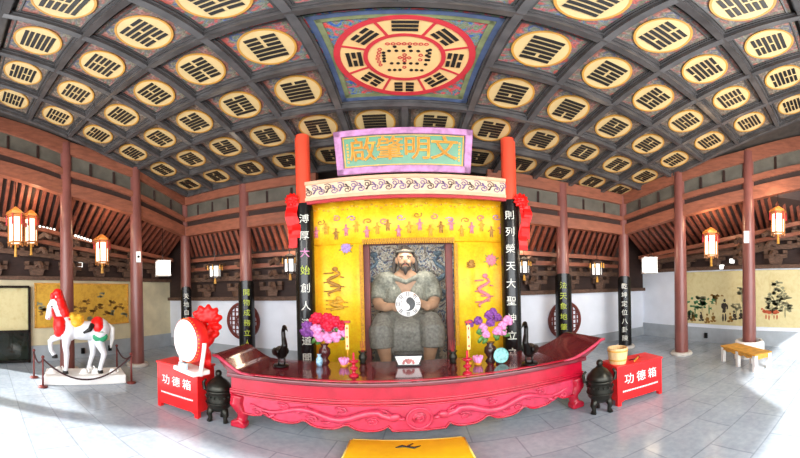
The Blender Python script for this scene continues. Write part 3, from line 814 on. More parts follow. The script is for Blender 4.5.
for sx in (-1, 1):
    m = MB(); m.tube([(.06 + sx * (.72 + .13 * math.sin(i * 1.1)), 5.70, 1.45 + .085 * i) for i in range(12)], [.015 + .035 * math.sin(PI * (i + .6) / 13) for i in range(12)], 8)
    m.ball((.06 + sx * .66, 5.68, 2.45), (.09, .05, .06), 10); m.build('carved_dragon', mat('slate_blue_scales', '#5f7483', .6, var=.5, scale=25), root, True, origin=o0)

lamp('niche_fill', 'AREA', (.08, 4.86, 2.62), 13, (1, .94, .85), aim=(.06, 5.2, 1.7), shape='RECTANGLE', size=1.1, size_y=.12)  # added fill lamp hidden behind the lintel, brightens the statue
# ------------------------------------------------------------------ the statue
SX, SY = on_y(406, 300, 5.2).x, 5.2
root = thing('statue', 'seated bearded ancestor statue in a leaf robe inside the niche', 'statue', (SX, SY, 0))
b = MB()
b.ball((0, .05, 1.72), (.36, .24, .38)); b.ball((0, .06, 1.38), (.31, .22, .34)); b.ball((0, .1, 1.05), (.42, .3, .25))     # chest, belly, hips
b.cone((0, .02, 1.98), (0, 0, 2.16), .13, .11, 14)
b.ball((0, -.02, 2.27), (.155, .17, .205), 16); b.ball((0, -.05, 2.15), (.12, .13, .1), 12)                                   # skull and jaw
b.ball((0, -.185, 2.235), (.028, .04, .05), 8); b.ball((0, -.165, 2.285), (.02, .03, .05), 8)                                 # nose
for s in (-1, 1):
    b.ball((s * .16, 0, 2.25), (.03, .045, .065), 8)                                                                          # ear
    b.ball((s * .065, -.15, 2.20), (.05, .04, .04), 8); b.ball((s * .06, -.155, 2.31), (.05, .03, .016), 8)                    # cheek, brow
    b.ball((s * .40, .05, 1.88), (.16, .16, .15))
    b.tube([(s * .44, .05, 1.86), (s * .52, -.02, 1.62), (s * .52, -.10, 1.44)], [.135, .125, .105], 12)                       # upper arm
    b.tube([(s * .52, -.10, 1.44), (s * .36, -.30, 1.40), (s * .20, -.42, 1.42 if s < 0 else 1.50)], [.105, .085, .06], 12)    # forearm
    b.tube([(s * .2, .05, 1.08), (s * .40, -.30, 1.06), (s * .42, -.48, 1.0)], [.22, .20, .17], 12)                            # thigh
    b.tube([(s * .42, -.48, 1.02), (s * .40, -.50, .72), (s * .36, -.46, .40)], [.165, .13, .085], 12)                         # shin
    b.tube([(s * .36, -.42, .40), (s * .38, -.55, .33), (s * .40, -.70, .31)], [.085, .085, .06], 10)                          # foot
    # hands closed on the disc: palm, four fingers of different length and a thumb
    hz = 1.40 if s < 0 else 1.52; hx = s * .19
    b.ball((hx, -.45, hz), (.055, .04, .075), 10)
    for f in range(4):
        L = (.085, .10, .095, .07)[f]; z = hz + .05 - .033 * f
        b.tube([(hx - s * .02, -.47, z), (hx - s * .05, -.505, z), (hx - s * (.05 + L), -.52, z - .006)], [.017, .016, .013], 8)
    b.tube([(hx, -.46, hz + .06), (hx - s * .03, -.51, hz + .10), (hx - s * .075, -.535, hz + .10)], [.02, .018, .014], 8)
body = b.organic('body', M_skin, root, .014, 3)
c = MB()
for s in (-1, 1):
    c.ball((s * .36, .03, 1.86), (.24, .22, .20)); c.tube([(s * .46, .05, 1.84), (s * .53, -.02, 1.62), (s * .53, -.08, 1.52)], [.17, .165, .15], 12)
c.tube([(-.34, .0, 1.96), (-.2, -.13, 1.93), (0, -.21, 1.84), (.2, -.13, 1.93), (.34, .0, 1.96)], [.06, .05, .045, .05, .06], 10)
c.ball((-.2, .03, 1.56), (.22, .27, .36)); c.ball((.2, .03, 1.56), (.22, .27, .36)); c.ball((0, .03, 1.34), (.39, .29, .24))
c.organic('leaf_cape', M_cape, root, .018, 2)
c = MB(); c.ball((0, .06, 1.14), (.46, .34, .24)); c.ball((0, -.2, .98), (.44, .36, .22))
for s in (-1, 1): c.tube([(s * .2, .05, 1.10), (s * .42, -.34, 1.08), (s * .44, -.52, 1.02), (s * .43, -.54, .72)], [.26, .235, .215, .2], 12)
c.box((0, -.36, .82), (.86, .3, .5), bevel=.08); c.organic('leaf_skirt', M_robe, root, .02, 3)
c = MB(); c.ball((0, .07, 2.36), (.185, .17, .17)); c.ball((0, .08, 2.48), (.10, .10, .08))
for s in (-1, 1): c.tube([(s * .16, .05, 2.34), (s * .20, .05, 2.2), (s * .22, .04, 2.02)], [.05, .05, .03], 8)
c.organic('hair', M_hair, root, .014, 2)
MB().lathe([(.176, -.02), (.186, -.02), (.18, .025), (.17, .025), (.176, -.02)], (0, .01, 2.41), 28).build('headband', mat('grey_headband', '#57554c', .6, var=.3), root, True)
c = MB(); c.ball((0, -.165, 2.095), (.055, .04, .04)); c.tube([(0, -.17, 2.10), (0, -.19, 2.03), (0, -.185, 1.97)], [.055, .04, .015], 10)
for s in (-1, 1): c.tube([(s * .01, -.20, 2.185), (s * .05, -.19, 2.165), (s * .085, -.16, 2.11)], [.016, .016, .01], 8); c.tube([(s * .12, -.10, 2.24), (s * .115, -.12, 2.13), (s * .05, -.16, 2.06)], [.014, .018, .022], 8)
c.organic('beard', M_hair, root, .012, 2)
MB().ball((0, -.186, 2.16), (.04, .014, .013), 10).build('lips', mat('lip_paint', '#9b5348', .5), root, True)
for s in (-1, 1):
    e = MB().ball((s * .06, -.158, 2.272), (.026, .014, .010), 10).build('eye', M_pale, root, True)
    MB().ball((s * .06, -.172, 2.272), (.012, .006, .010), 8).build('pupil', M_black, e, True)
    MB().tube([(s * .03, -.182, 2.312), (s * .065, -.184, 2.322), (s * .105, -.16, 2.308)], [.009, .012, .006], 6).build('eyebrow', M_hair, root, True)
c = MB(); c.box((0, .16, .5), (1.2, .6, 1.0), bevel=.05); c.build('seat', M_robe, root)
# the disc
dp = on_y(408, 304, SY - .53); R = .215
root = thing('yin_yang_disc', 'white disc with yin and yang sign held by the seated statue', 'disc', dp, 0)
rx = (PI / 2 - .15, 0, 0)
MB().lathe([(0, -.02), (R, -.02), (R, .0), (R * .97, .018), (0, .018)], n=40, rot=rx).build('disc', M_plaster, root, 'auto')
Rm = Euler(rx).to_matrix().to_4x4(); q = MB(); r = .115; pts = []
N = 18
for k in range(N + 1): a = PI / 2 - PI * k / N; pts.append((r * math.cos(a), r * math.sin(a)))
for k in range(1, N): a = -PI / 2 + PI * k / N; pts.append((-r / 2 * -math.cos(a), -r / 2 + r / 2 * math.sin(a)))
for k in range(0, N): a = -PI / 2 + PI * k / N; pts.append((-r / 2 * math.cos(a), r / 2 + r / 2 * math.sin(a)))
tilt45 = Matrix.Rotation(-.5, 4, 'Z')
vs = [q.bm.verts.new(Rm @ tilt45 @ Vector((x, y, .022))) for x, y in pts]; q.bm.faces.new(vs)
vs2 = [q.bm.verts.new(Rm @ tilt45 @ Vector((x, y, .017))) for x, y in pts]
for i in range(len(vs)): j = (i + 1) % len(vs); q.bm.faces.new((vs[i], vs2[i], vs2[j], vs[j]))
q.build('dark_half', M_black, root)
for y, m_, nm in ((r / 2, M_black, 'black_eye'), (-r / 2, M_pale, 'white_eye')):
    q = MB(); c_ = Rm @ tilt45 @ Vector((0, y, .023)); q.lathe([(0, 0), (.02, 0), (.02, .004), (0, .004)], c_, 14, rx); q.build(nm, m_, root)
MB().lathe([(r, .018), (r + .006, .018), (r + .006, .022), (r, .022), (r, .018)], n=40, rot=rx).build('ring_line', M_black, root)
for k in range(8):
    a = k * PI / 4; rot = Matrix.Rotation(a, 3, 'Z'); q = MB()
    for i in range(3):
        rr = r + .03 + i * .022
        for off, wd in ([(0, .06)] if TRI[k][i] == '1' else [(-.018, .024), (.018, .024)]):
            v = Vector((math.cos(a) * rr - math.sin(a) * off, math.sin(a) * rr + math.cos(a) * off, .02))
            q.box(Rm @ v, (.012, wd, .004), (Rm.to_3x3() @ rot))
    q.build('trigram', M_black, root)

# ------------------------------------------------------------------ altar table
TX, TY, TR = .13, 2.78, .07
root = thing('altar_table', 'long crimson altar table with carved dragon apron and upturned ends', 'altar table', (TX, TY, 0), TR)
L = 2.08; D = .85
MB().box((0, D / 2 - .03, .73), (2 * L, D + .06, .05), bevel=.012).build('table_top', M_lacqdark, root)
MB().box((0, .015, .732), (2 * L + .04, .06, .064), bevel=.014).build('top_edge', M_lacq, root)
MB().box((0, .05, .61), (2 * L - .04, .06, .19)).build('front_rail', M_lacq, root)
m = MB()
for z, w in ((.695, .03), (.53, .035), (.50, .05), (.47, .03)): m.box((0, .03, z), (2 * L, .05, w * .6), bevel=.006)
m.build('moulding', M_lacq, root)
for s in (-1, 1): MB().box((s * (L - .05), D / 2, .6), (.06, D - .1, .2)).build('side_rail', M_lacq, root)
MB().box((0, D - .05, .6), (2 * L - .04, .05, .2)).build('back_rail', M_lacq, root)
# scalloped apron
def low(x):
    t = abs(x) / L
    return .135 + .10 * t * t + .085 * (1 - abs(math.sin((t - .14) / .86 * PI * 4))) ** 1.6 * (0 if t < .14 else 1)
N = 120
poly = [(-L + .06 + (2 * L - .12) * k / N, .46) for k in range(N + 1)] + [(L - .06 - (2 * L - .12) * k / N, low(L - .06 - (2 * L - .12) * k / N)) for k in range(N + 1)]
ap = MB().prism(poly, .05, Matrix.Translation((0, .02, 0))).build('apron', M_carv, root)
e = MB(); e.tube([(-L + .06 + (2 * L - .12) * k / 90, .015, low(-L + .06 + (2 * L - .12) * k / 90) + .015) for k in range(91)], .014, 6); e.build('apron_bead', M_lacq, ap, True)
for s in (-1, 1):
    d = MB(); n = 40
    pts = []
    for i in range(n):
        t = i / (n - 1); x = s * (.26 + t * 1.55); pts.append((x, .012, .335 + .055 * math.sin(t * 13) * (1 - .3 * t) - (.03 if t < .1 else 0) + .02 * t))
    d.tube(pts, [.036 * math.sin(PI * min(1, (i + 3) / n) ** .6 * .97) + .012 for i in range(n)], 8)
    d.ball((s * .25, .0, .33), (.07, .03, .05), 10, (0, s * .3, 0)); d.ball((s * .18, -.005, .31), (.04, .025, .025), 8)
    for h_ in (-1, 1): d.tube([(s * .27, -.0, .35), (s * .34, -.005, .40 + .02 * h_), (s * .42, .0, .41 + .03 * h_)], [.012, .01, .004], 6)
    for k in range(4):
        x = s * (.55 + k * .32); z = .335 + .05 * math.sin((x * s - .26) / 1.55 * 13)
        d.tube([(x, .01, z), (x + s * .06, .005, z - .045), (x + s * .13, .01, z - .03)], [.022, .018, .008], 6)
        d.tube([(x, .01, z), (x - s * .05, .008, z + .06)], [.014, .006], 6)
    d.build('carved_dragon', M_carv, ap, True)
    for k in range(5):
        x = s * (.48 + k * .31); w = MB(); z = .40 if k % 2 else .27
        w.tube([(x + (.012 + .006 * i) * math.cos(i * .8), .012, z + (.01 + .004 * i) * math.sin(i * .8)) for i in range(12)], .011, 6); w.build('carved_cloud', M_carv, ap, True)
d = MB(); d.lathe([(.115, -.02), (.14, -.02), (.14, .02), (.115, .02), (.115, -.02)], (0, .015, .30), 28, (PI / 2, 0, 0)); d.lathe([(.0, .0), (.07, .0), (.075, -.01), (.0, -.01)], (0, .01, .30), 24, (PI / 2, 0, 0))
d.tube([(.012 * i * math.cos(i * .9) * .5, .0, .30 + .012 * i * math.sin(i * .9) * .5) for i in range(12)], .012, 6); d.build('roundel', M_carv, ap, True)
# legs with scroll feet
for sx in (-1, 1):
    for y in (.07, D - .07):
        g = MB(); x = sx * (L - .1)
        g.tube([(x, y, .47), (x + sx * .02, y, .34), (x - sx * .05, y, .2), (x - sx * .02, y, .09)], [.11, .11, .075, .065], 10)
        g.box((x + sx * .0, y - .01, .05), (.2, .15, .1), bevel=.03); g.tube([(x - sx * .08, y - .075, .08), (x - sx * .02, y - .08, .12), (x + sx * .06, y - .075, .08)], .02, 6)
        g.organic('leg', M_lacq, root, .016, 3)
# upturned ends
for sx in (-1, 1):
    ex = .0 if sx < 0 else .16
    prof = [(1.74, .757), (1.9, .775), (2.0 + ex * .4, .82), (2.12 + ex * .8, .89), (2.22 + ex, .95), (2.29 + ex, .955), (2.29 + ex, .93), (2.22 + ex, .91), (2.15 + ex * .7, .83), (2.08 + ex * .3, .76), (2.03, .71), (1.74, .752)]
    g = MB(); g.prism([(sx * x, z) for x, z in prof], D - .02, Matrix.Translation((0, -.02, 0))); g.build('raised_end', M_lacqdark, root, 'auto')
    g = MB(); g.tube([(sx * x, -.02, z - .012) for x, z in prof[:6]], .02, 6); g.build('raised_end_edge', M_carv, root, True)
def on_table(px, py, z=.755): return on_z(px, py, z)

# bronze cranes on the table ends
def crane(p, rz, label, k=1.12):
    root = thing('bronze_crane', label, 'crane figure', p, rz, 'bronze cranes'); root.scale = (k, k, k)
    b = MB(); b.ball((0, 0, .16), (.125, .065, .075)); b.ball((-.11, 0, .15), (.09, .03, .035), 8, (0, -.35, 0))
    b.tube([(.08, 0, .19), (.14, 0, .27), (.11, 0, .35), (.10, 0, .42), (.14, 0, .47), (.18, 0, .455)], [.05, .034, .026, .023, .026, .018], 10)
    b.tube([(.18, 0, .455), (.225, 0, .445), (.245, 0, .425)], [.014, .009, .003], 8)
    b.organic('body', M_blackbr, root, .009, 2)
    for s in (-1, 1): MB().tube([(.02, s * .03, .12), (.03, s * .035, .06), (.02, s * .035, .01)], [.014, .010, .012], 8).build('leg', M_blackbr, root, True)
    for s in (-1, 1): MB().ball((-.02, s * .06, .17), (.12, .016, .05), 10, (0, -.2, 0)).build('wing', M_blackbr, root, True)
    MB().lathe([(0, 0), (.09, 0), (.085, .02), (0, .025)], n=16).build('base', M_blackbr, root, True)
pc = Matrix.Rotation(TR, 4, 'Z')
tl = lambda x, y, z=.757: Vector((TX, TY, 0)) + pc.to_3x3() @ Vector((x, y, z))
crane(on_table(281, 366, .765), -.8, 'black bronze crane figure on the left end of the altar table')
crane(on_table(530, 364, .765), PI + .8, 'black bronze crane figure on the right end of the altar table')

# bouquets
def bloom(m, c, r, n=7):
    m.ball(c, r * .55, 8)
    for k in range(n):
        a = 2 * PI * k / n; m.ball((c[0] + r * .55 * math.cos(a), c[1] + r * .35 * math.sin(a * 2), c[2] + r * .55 * math.sin(a)), (r * .5, r * .4, r * .42), 6)
def bouquet(p, label, spec, vase):
    root = thing('flower_bouquet', label, 'bouquet', p, 0, 'bouquets on the altar table'); root.scale = (1.22, 1.22, 1.22)
    MB().lathe([(0, 0), (.055, 0), (.045, .02), (.03, .04), (.065, .10), (.06, .15), (.03, .18), (.05, .21), (.04, .21), (0, .2)], n=20).build('vase', vase, root, True)
    for x, y, z, r, m_ in spec:
        q = MB(); bloom(q, (x, y, z), r); q.build('bloom', m_, root, True)
    q = MB(); random.seed(5)
    for k in range(12):
        a = random.uniform(0, 2 * PI); rr = random.uniform(.06, .2); q.ball((rr * math.cos(a), .03 * math.sin(a), .27 + random.uniform(-.04, .1)), (.05, .012, .022), 6, (0, -a, 0))
    q.build('leaf_spray', M_leaf, root, True)
sp = []
for x, z, m_ in ((-.06, .50, M_crim), (.04, .49, M_crim), (.12, .46, M_crim), (-.12, .45, M_crim), (.0, .44, M_crim), (.17, .41, M_crim), (-.19, .40, M_purp), (-.22, .33, M_purp), (-.14, .34, M_purp), (-.08, .37, M_pink), (.0, .36, M_pink), (.08, .36, M_pink), (.15, .35, M_pink), (.2, .34, M_pink), (-.05, .29, M_pink), (.05, .28, M_pink), (.13, .29, M_pink), (.06, .41, M_crim)): sp.append((x, random.uniform(-.07, .05), z, .065, m_))
bouquet(on_table(325, 362), 'bouquet of red and pink flowers left of the statue', sp, mat('dark_red_glaze', '#4a1a1c', .2))
sp = []
for x, z, m_, r in ((-.02, .50, M_purp, .05), (.05, .52, M_purp, .05), (-.12, .44, M_purp, .05), (-.2, .41, M_purp, .045), (.1, .46, M_purp, .05), (.0, .42, M_purp, .05), (-.08, .37, M_pink, .05), (.12, .38, M_pink, .05), (.18, .43, M_pink, .06), (.06, .33, M_pink, .05), (-.05, .30, M_pink, .045), (.14, .31, M_pink, .05)): sp.append((x, random.uniform(-.06, .05), z, r, m_))
bouquet(on_table(490.5, 361), 'bouquet of purple and pink flowers right of the statue', sp, mat('dark_brown_glaze', '#3c2320', .2))

def lathe_thing(name, label, cat, p, prof, m_, group=None, part='body', extra=None):
    root = thing(name, label, cat, p, 0, group); MB().lathe(prof, n=20).build(part, m_, root, True)
    if extra: extra(root)
    return root
CAND = [(0, 0), (.055, 0), (.05, .02), (.02, .035), (.018, .07), (.045, .085), (.045, .10), (.018, .115), (.02, .15), (.05, .165), (.055, .185), (.0, .185)]
def flame_stick(root): MB().cone((0, 0, .185), (0, 0, .27), .012, .010, 10).build('candle', M_crim, root)
lathe_thing('candlestick', 'crimson turned candlestick on the table front, left of the statue', 'candlestick', on_table(354, 376), CAND, M_lacq, 'candlesticks', 'stem', flame_stick)
lathe_thing('candlestick', 'crimson turned candlestick on the table front, right of the statue', 'candlestick', on_table(467.5, 374), CAND, M_lacq, 'candlesticks', 'stem', flame_stick)
POT = [(0, 0), (.045, 0), (.035, .03), (.055, .07), (.05, .11), (.03, .13), (.06, .16), (.055, .165), (0, .15)]
def incense(root):
    q = MB()
    for k in range(3): q.cone(((k - 1) * .012, 0, .14), ((k - 1) * .03, 0, .30), .004, .003, 6)
    q.build('incense_sticks', M_redring, root)
lathe_thing('incense_holder', 'dark turned incense holder at the left niche post', 'incense holder', on_table(363, 363.5), POT, M_bronze, 'incense holders', 'pot', incense)
lathe_thing('incense_holder', 'dark turned incense holder at the right niche post', 'incense holder', on_table(453, 363), POT, M_bronze, 'incense holders', 'pot', incense)
lathe_thing('vase', 'small blue and white porcelain vase under the red and pink bouquet', 'vase', on_table(319.5, 366), [(0, 0), (.03, 0), (.045, .05), (.04, .1), (.018, .13), (.03, .16), (0, .155)], M_porc)
root = thing('porcelain_plate', 'blue green porcelain plate standing under the purple bouquet', 'plate', on_table(501, 363)); MB().lathe([(0, 0), (.09, .0), (.1, .015), (.085, .012), (0, .01)], (0, 0, .1), 24, (PI / 2 - .2, 0, 0)).build('dish', mat('turquoise_glaze', '#6fb5b0', .25, var=.5, scale=25), root, True); MB().box((0, .03, .02), (.1, .05, .04)).build('stand', M_bronze, root)
for px, py, lab in ((344, 366, 'pink lotus lamp on the table left of the statue'), (478, 364, 'pink lotus lamp on the table right of the statue')):
    root = thing('lotus_lamp', lab, 'lotus lamp', on_table(px, py), 0, 'pink lotus lamps'); MB().lathe([(0, 0), (.05, 0), (.045, .02), (0, .025)], n=16).build('base', M_gold, root, True)
    for k in range(8): a = k * PI / 4; MB().ball((.04 * math.cos(a), .04 * math.sin(a), .065), (.022, .016, .05), 8, (.0, .45 * math.cos(a), 0)).build('petal', M_pink, root, True)
for px, lab in ((348, 'ornate pale banner on a pole in front of the left drape panel'), (469, 'ornate pale banner on a pole in front of the right drape panel')):
    p = on_table(px, 364); root = thing('banner_stand', lab, 'banner', p, 0, 'small banner stands'); z1 = on_y(px, 320, p.y).z - .755
    MB().lathe([(0, 0), (.04, 0), (.035, .02), (0, .02)], n=14).build('base', M_gold, root, True); MB().cone((0, 0, .01), (0, 0, z1), .008, .008, 8).build('pole', M_gold, root)
    MB().box((0, -.012, z1 * .62), (.042, .01, z1 * .55)).build('strip', mat('pale_yellow_brocade', '#efd98a', .6, var=.2), root)
    q = MB()
    for k in range(3): q.ball((0, -.018, z1 * (.42 + .2 * k)), (.010, .005, .018), 8)
    q.build('red_motif', M_redring, root); MB().box((0, -.01, z1 * .96), (.085, .03, .03), bevel=.008).build('cap', M_redring, root)
# white incense burner in the middle
p = on_table(408.5, 365); root = thing('incense_burner', 'white box shaped incense burner with black rim before the statue', 'incense burner', p)
MB().box((0, 0, .08), (.24, .14, .12), taper=(1.35, 1.3)).build('body', M_plaster, root); q = MB()
q.box((0, 0, .15), (.36, .2, .025), bevel=.006); q.box((0, 0, .012), (.3, .17, .024), bevel=.006); q.build('rim', M_black, root)
q = MB()
for k in range(7): a = PI * k / 6; q.ball((.06 * math.cos(a), -.085, .05 + .04 * math.sin(a)), (.018, .01, .018), 6)
q.ball((0, -.085, .065), (.03, .012, .03), 8); q.build('lotus_motif', mat('red_grey_motif', '#a86a66', .6, var=.4), root)

# bronze tripod censers on the floor
def ding(p, label, rz, s=1.0):
    root = thing('tripod_censer', label, 'censer', p, rz, 'bronze tripod censers')
    MB().lathe([(0, .16 * s), (.10 * s, .17 * s), (.155 * s, .24 * s), (.165 * s, .34 * s), (.15 * s, .42 * s), (.165 * s, .45 * s), (.175 * s, .47 * s), (.16 * s, .48 * s), (0, .47 * s)], n=28).build('bowl', M_bronze, root, True)
    lid = MB().lathe([(.165 * s, .48 * s), (.17 * s, .5 * s), (.15 * s, .55 * s), (.10 * s, .61 * s), (.055 * s, .64 * s), (.04 * s, .66 * s), (0, .66 * s)], n=28).build('lid', M_bronze, root, True)
    MB().ball((0, 0, .70 * s), (.045 * s, .045 * s, .05 * s), 12).build('knob', M_bronze, lid, True)
    for k in range(3):
        a = k * 2 * PI / 3 + PI / 2; ca, sa = math.cos(a), math.sin(a)
        MB().tube([(ca * .09 * s, sa * .09 * s, .22 * s), (ca * .13 * s, sa * .13 * s, .12 * s), (ca * .115 * s, sa * .115 * s, .06 * s), (ca * .13 * s, sa * .13 * s, 0.0)], [.055 * s, .04 * s, .026 * s, .04 * s], 10).build('leg', M_bronze, root, True)
    for sx in (-1, 1): MB().tube([(sx * .15 * s, 0, .44 * s), (sx * .205 * s, 0, .46 * s), (sx * .215 * s, 0, .55 * s), (sx * .18 * s, 0, .6 * s)], [.022 * s, .022 * s, .02 * s, .016 * s], 8).build('handle', M_bronze, root, True)
    q = MB()
    for k in range(16): a = k * PI / 8; q.ball((.166 * s * math.cos(a), .166 * s * math.sin(a), .39 * s), .014 * s, 6)
    q.tube([(.168 * s * math.cos(a), .168 * s * math.sin(a), .30 * s) for a in [2 * PI * k / 32 for k in range(33)]], .009 * s, 6); q.build('cast_band', M_bronze, root, True)
ding(on_z(219.5, 420), 'dark bronze tripod censer by the left red donation box', .3, .97); ding(on_z(600.5, 411), 'dark bronze tripod censer by the right red donation box', -.4, 1.0)

# donation boxes
def donation_box(A, B, depth, h, label):
    A, B = Vector(A), Vector(B); W = (B - A).length; rz = math.atan2(B.y - A.y, B.x - A.x)
    root = thing('donation_box', label, 'donation box', (A + B) / 2, rz, 'red donation boxes')
    MB().box((0, depth / 2, h / 2 + .04), (W, depth, h - .08)).build('body', M_redbox, root)
    MB().box((0, depth / 2, h - .01), (W + .03, depth + .03, .03), bevel=.006).build('lid', M_redbox, root)
    for sx in (-1, 1):
        for y in (.03, depth - .03): MB().box((sx * (W / 2 - .03), y, .05), (.06, .06, .1)).build('foot', M_redbox, root)
    MB().prism([(-W / 2 + .06, .09), (W / 2 - .06, .09), (W / 2 - .06, .05), (W / 2 - .12, .075), (-W / 2 + .12, .075), (-W / 2 + .06, .05)], .02, Matrix.Translation((0, .005, 0))).build('skirt', M_redbox, root)
    for i, ch in enumerate('功德箱'): text('character', ch, W * .21, M_paper, root, ((i - 1) * W * .26, -.004, h * .64), depth=.002)
    q = MB()
    for k in range(22): q.box((-W * .38 + W * .76 * k / 21, -.002, h * .36), (W * .024, .004, W * .03))
    q.build('small_lettering', M_paper, root)
    MB().box((0, depth * .45, h + .006), (.16, .03, .006)).build('coin_slot', M_black, root); return root, rz
A, B = on_z(158, 405), on_z(198, 419); LB, lrz = donation_box(A, B, .36, .72, 'red donation box with white characters left of the altar, under the drum')
A, B = on_z(618, 407), on_z(662, 393); RB, rrz = donation_box(A, B, .38, .60, 'red donation box with white characters right of the altar, under the wooden tub')
# drum on its box
dc = on_r(190.5, 340, 3.36); R = .265
face_dir = Vector((-dc.x, -dc.y, 0)); ang = math.atan2(-dc.x, dc.y) - 1.0
base = Vector((dc.x, dc.y, .735)); zc = dc.z - .735
root = thing('drum', 'round white faced drum on a white stand on the left red box', 'drum', base, ang - .0)
rx = (PI / 2, 0, 0); dd = .16
MB().lathe([(R, -.0), (R * 1.07, dd * .5), (R, dd), (R * .9, dd), (R * .9, 0), (R, 0)], (0, dd / 2, zc), 36, (PI / 2, 0, 0)).build('shell', M_redbox, root, True)
MB().lathe([(0, dd / 2 + .008), (R * .96, dd / 2 + .004), (R, dd / 2 - .01), (R * .96, dd / 2 - .02), (0, dd / 2 - .02)], (0, 0, zc), 36, (PI / 2, 0, 0)).build('drum_head', M_paper, root, 'auto')
MB().lathe([(0, -dd / 2 - .008), (R * .96, -dd / 2 - .004), (R, -dd / 2 + .01), (0, -dd / 2 + .02)], (0, 0, zc), 36, (PI / 2, 0, 0)).build('drum_head', M_paper, root, 'auto')
q = MB()
for k in range(36): a = 2 * PI * k / 36; q.ball((R * 1.01 * math.cos(a), -dd / 2 + .02, zc + R * 1.01 * math.sin(a)), .01, 6)
q.build('stud_pattern', M_gold, root)
for sx in (-1, 1): MB().tube([(sx * .2, 0, .0), (sx * .21, 0, .06), (sx * .27, 0, zc - .12), (sx * .29, 0, zc)], [.03, .026, .024, .028], 8).build('stand_arm', M_plaster, root, True)
MB().box((0, 0, .03), (.46, .24, .06), bevel=.015).build('stand_base', M_plaster, root)
MB().box((.0, -.11, .085), (.16, .03, .10)).build('blue_cloud_plate', mat('pale_blue_paint', '#b9cfdc', .6, var=.3, scale=18), root)
p = on_r(207, 330, 3.62); root = thing('silk_rosette', 'large red silk flower with trailing ribbon tied behind the white drum', 'silk rosette', p)
m = MB(); random.seed(21)
for k in range(26):
    a = 2 * PI * k / 13; rr = .19 if k < 13 else .10
    m.ball((rr * math.cos(a) * .85, .05 * math.sin(k), rr * math.sin(a) * 1.15 + .05), (.08, .07, .045), 8, (0, -a, .3 * k))
m.organic('bloom', M_silk, root, .014, 2)
q = MB(); n = 12; A_ = []
for i in range(n + 1):
    z = .0 - .5 * i / n; x = -.02 + .03 * math.sin(i * .8); y = -.03 + .03 * math.sin(i * 1.1)
    A_.append([q.bm.verts.new((x + s * .09, y + t, z)) for s, t in ((-1, -.01), (1, -.01), (1, .01), (-1, .01))])
for a, b in zip(A_, A_[1:]):
    for i in range(4): q.bm.faces.new((a[i], a[(i + 1) % 4], b[(i + 1) % 4], b[i]))
q.bm.faces.new(A_[0]); q.bm.faces.new(A_[-1][::-1]); q.build('ribbon', M_silk, root, True)
# tub and beater on the other box
q = RB.location + Matrix.Rotation(rrz, 3, 'Z') @ Vector((-.28, .16, .605))
root = thing('wooden_tub', 'small pale wooden tub standing on the right red box', 'tub', q)
MB().lathe([(0, 0), (.115, 0), (.135, .12), (.14, .23), (.125, .23), (.115, .06), (0, .05)], n=28).build('tub', mat('pale_tub_wood', '#e3c08a', .5, var=.2, scale=6, stretch=(8, 8, 1)), root, 'auto')
q2 = MB()
for z, r in ((.05, .127), (.18, .141)): q2.lathe([(r - .004, z), (r + .004, z), (r + .004, z + .02), (r - .004, z + .02), (r - .004, z)], n=28)
q2.build('hoop', M_bench, root)
q = RB.location + Matrix.Rotation(rrz, 3, 'Z') @ Vector((.02, .12, .622))
root = thing('beater', 'dark wooden beater lying beside the pale tub', 'beater', q, .5); MB().cone((-.13, 0, 0), (.10, 0, 0), .012, .012, 10).build('handle', M_bench, root); MB().ball((.12, 0, .0), (.035, .022, .022), 10).build('head', M_lattice, root, True)
# yellow kneeling mat
a, b, c_, d = on_z(333, 458), on_z(352, 441.5), on_z(464, 441.5), on_z(476, 458)
root = thing('kneeling_cushion', 'bright yellow kneeling cushion on the floor before the altar', 'cushion', ((b.x + c_.x) / 2, 2.38, 0), .0)
MB().box((0, 0, .05), (1.14, .62, .1), bevel=.045).build('pad', mat('yellow_cushion_cloth', '#fdc50f', .6, var=.12, scale=5, bump=.1), root, 'auto')
q = MB(); 
for sy in (-1, 1): q.tube([(-.53, sy * .29, .085), (.53, sy * .29, .085)], .012, 6)
for sx in (-1, 1): q.tube([(sx * .55, -.27, .085), (sx * .55, .27, .085)], .012, 6)
q.build('piping', mat('pale_yellow_piping', '#ffe77a', .6), root, True)
q = MB(); q.tube([(-.11, .12, .101), (-.05, .15, .101), (0.0, .13, .101), (.06, .11, .101), (.12, .15, .101)], [.006, .016, .01, .014, .004], 6); q.tube([(.0, .14, .101), (.05, .2, .101)], [.012, .006], 6); q.build('painted_mark', M_hex, root, True)

# ------------------------------------------------------------------ white horse on its plinth
HX, HY, HR = -4.93, 2.18, 1.2
root = thing('horse_plinth', 'low white plinth under the white horse statue', 'plinth', (HX, HY, 0), HR)
MB().box((0, 0, .09), (1.52, .62, .18), bevel=.02).build('block', M_plaster, root)
for k, (x, y, r) in enumerate(((-.62, -.05, .09), (.0, -.1, .08), (.12, .05, .09), (.22, -.08, .07), (-.5, .1, .07), (.55, -.12, .06))):
    q = MB()
    q.tube([(x + (.02 + .009 * i) * math.cos(i * .8), y, .19 + r * .4 + (.02 + .007 * i) * math.sin(i * .8)) for i in range(10)], [.034 - .002 * i for i in range(10)], 8); q.ball((x, y, .18), (r * 1.3, r, r * .6), 10)
    q.build('carved_wave', M_plaster, root, True)
root = thing('horse_statue', 'white horse statue with red mane and raised foreleg on a white plinth', 'horse statue', (HX, HY, .18), HR)
Z = lambda z: z - .18
b = MB()
b.ball((.03, 0, Z(1.02)), (.42, .19, .19), 16); b.ball((-.30, 0, Z(1.04)), (.20, .19, .23), 14); b.ball((.31, 0, Z(1.05)), (.20, .20, .22), 14)
b.tube([(-.34, 0, Z(1.12)), (-.46, -.01, Z(1.34)), (-.55, -.03, Z(1.56))], [.19, .14, .11], 14)
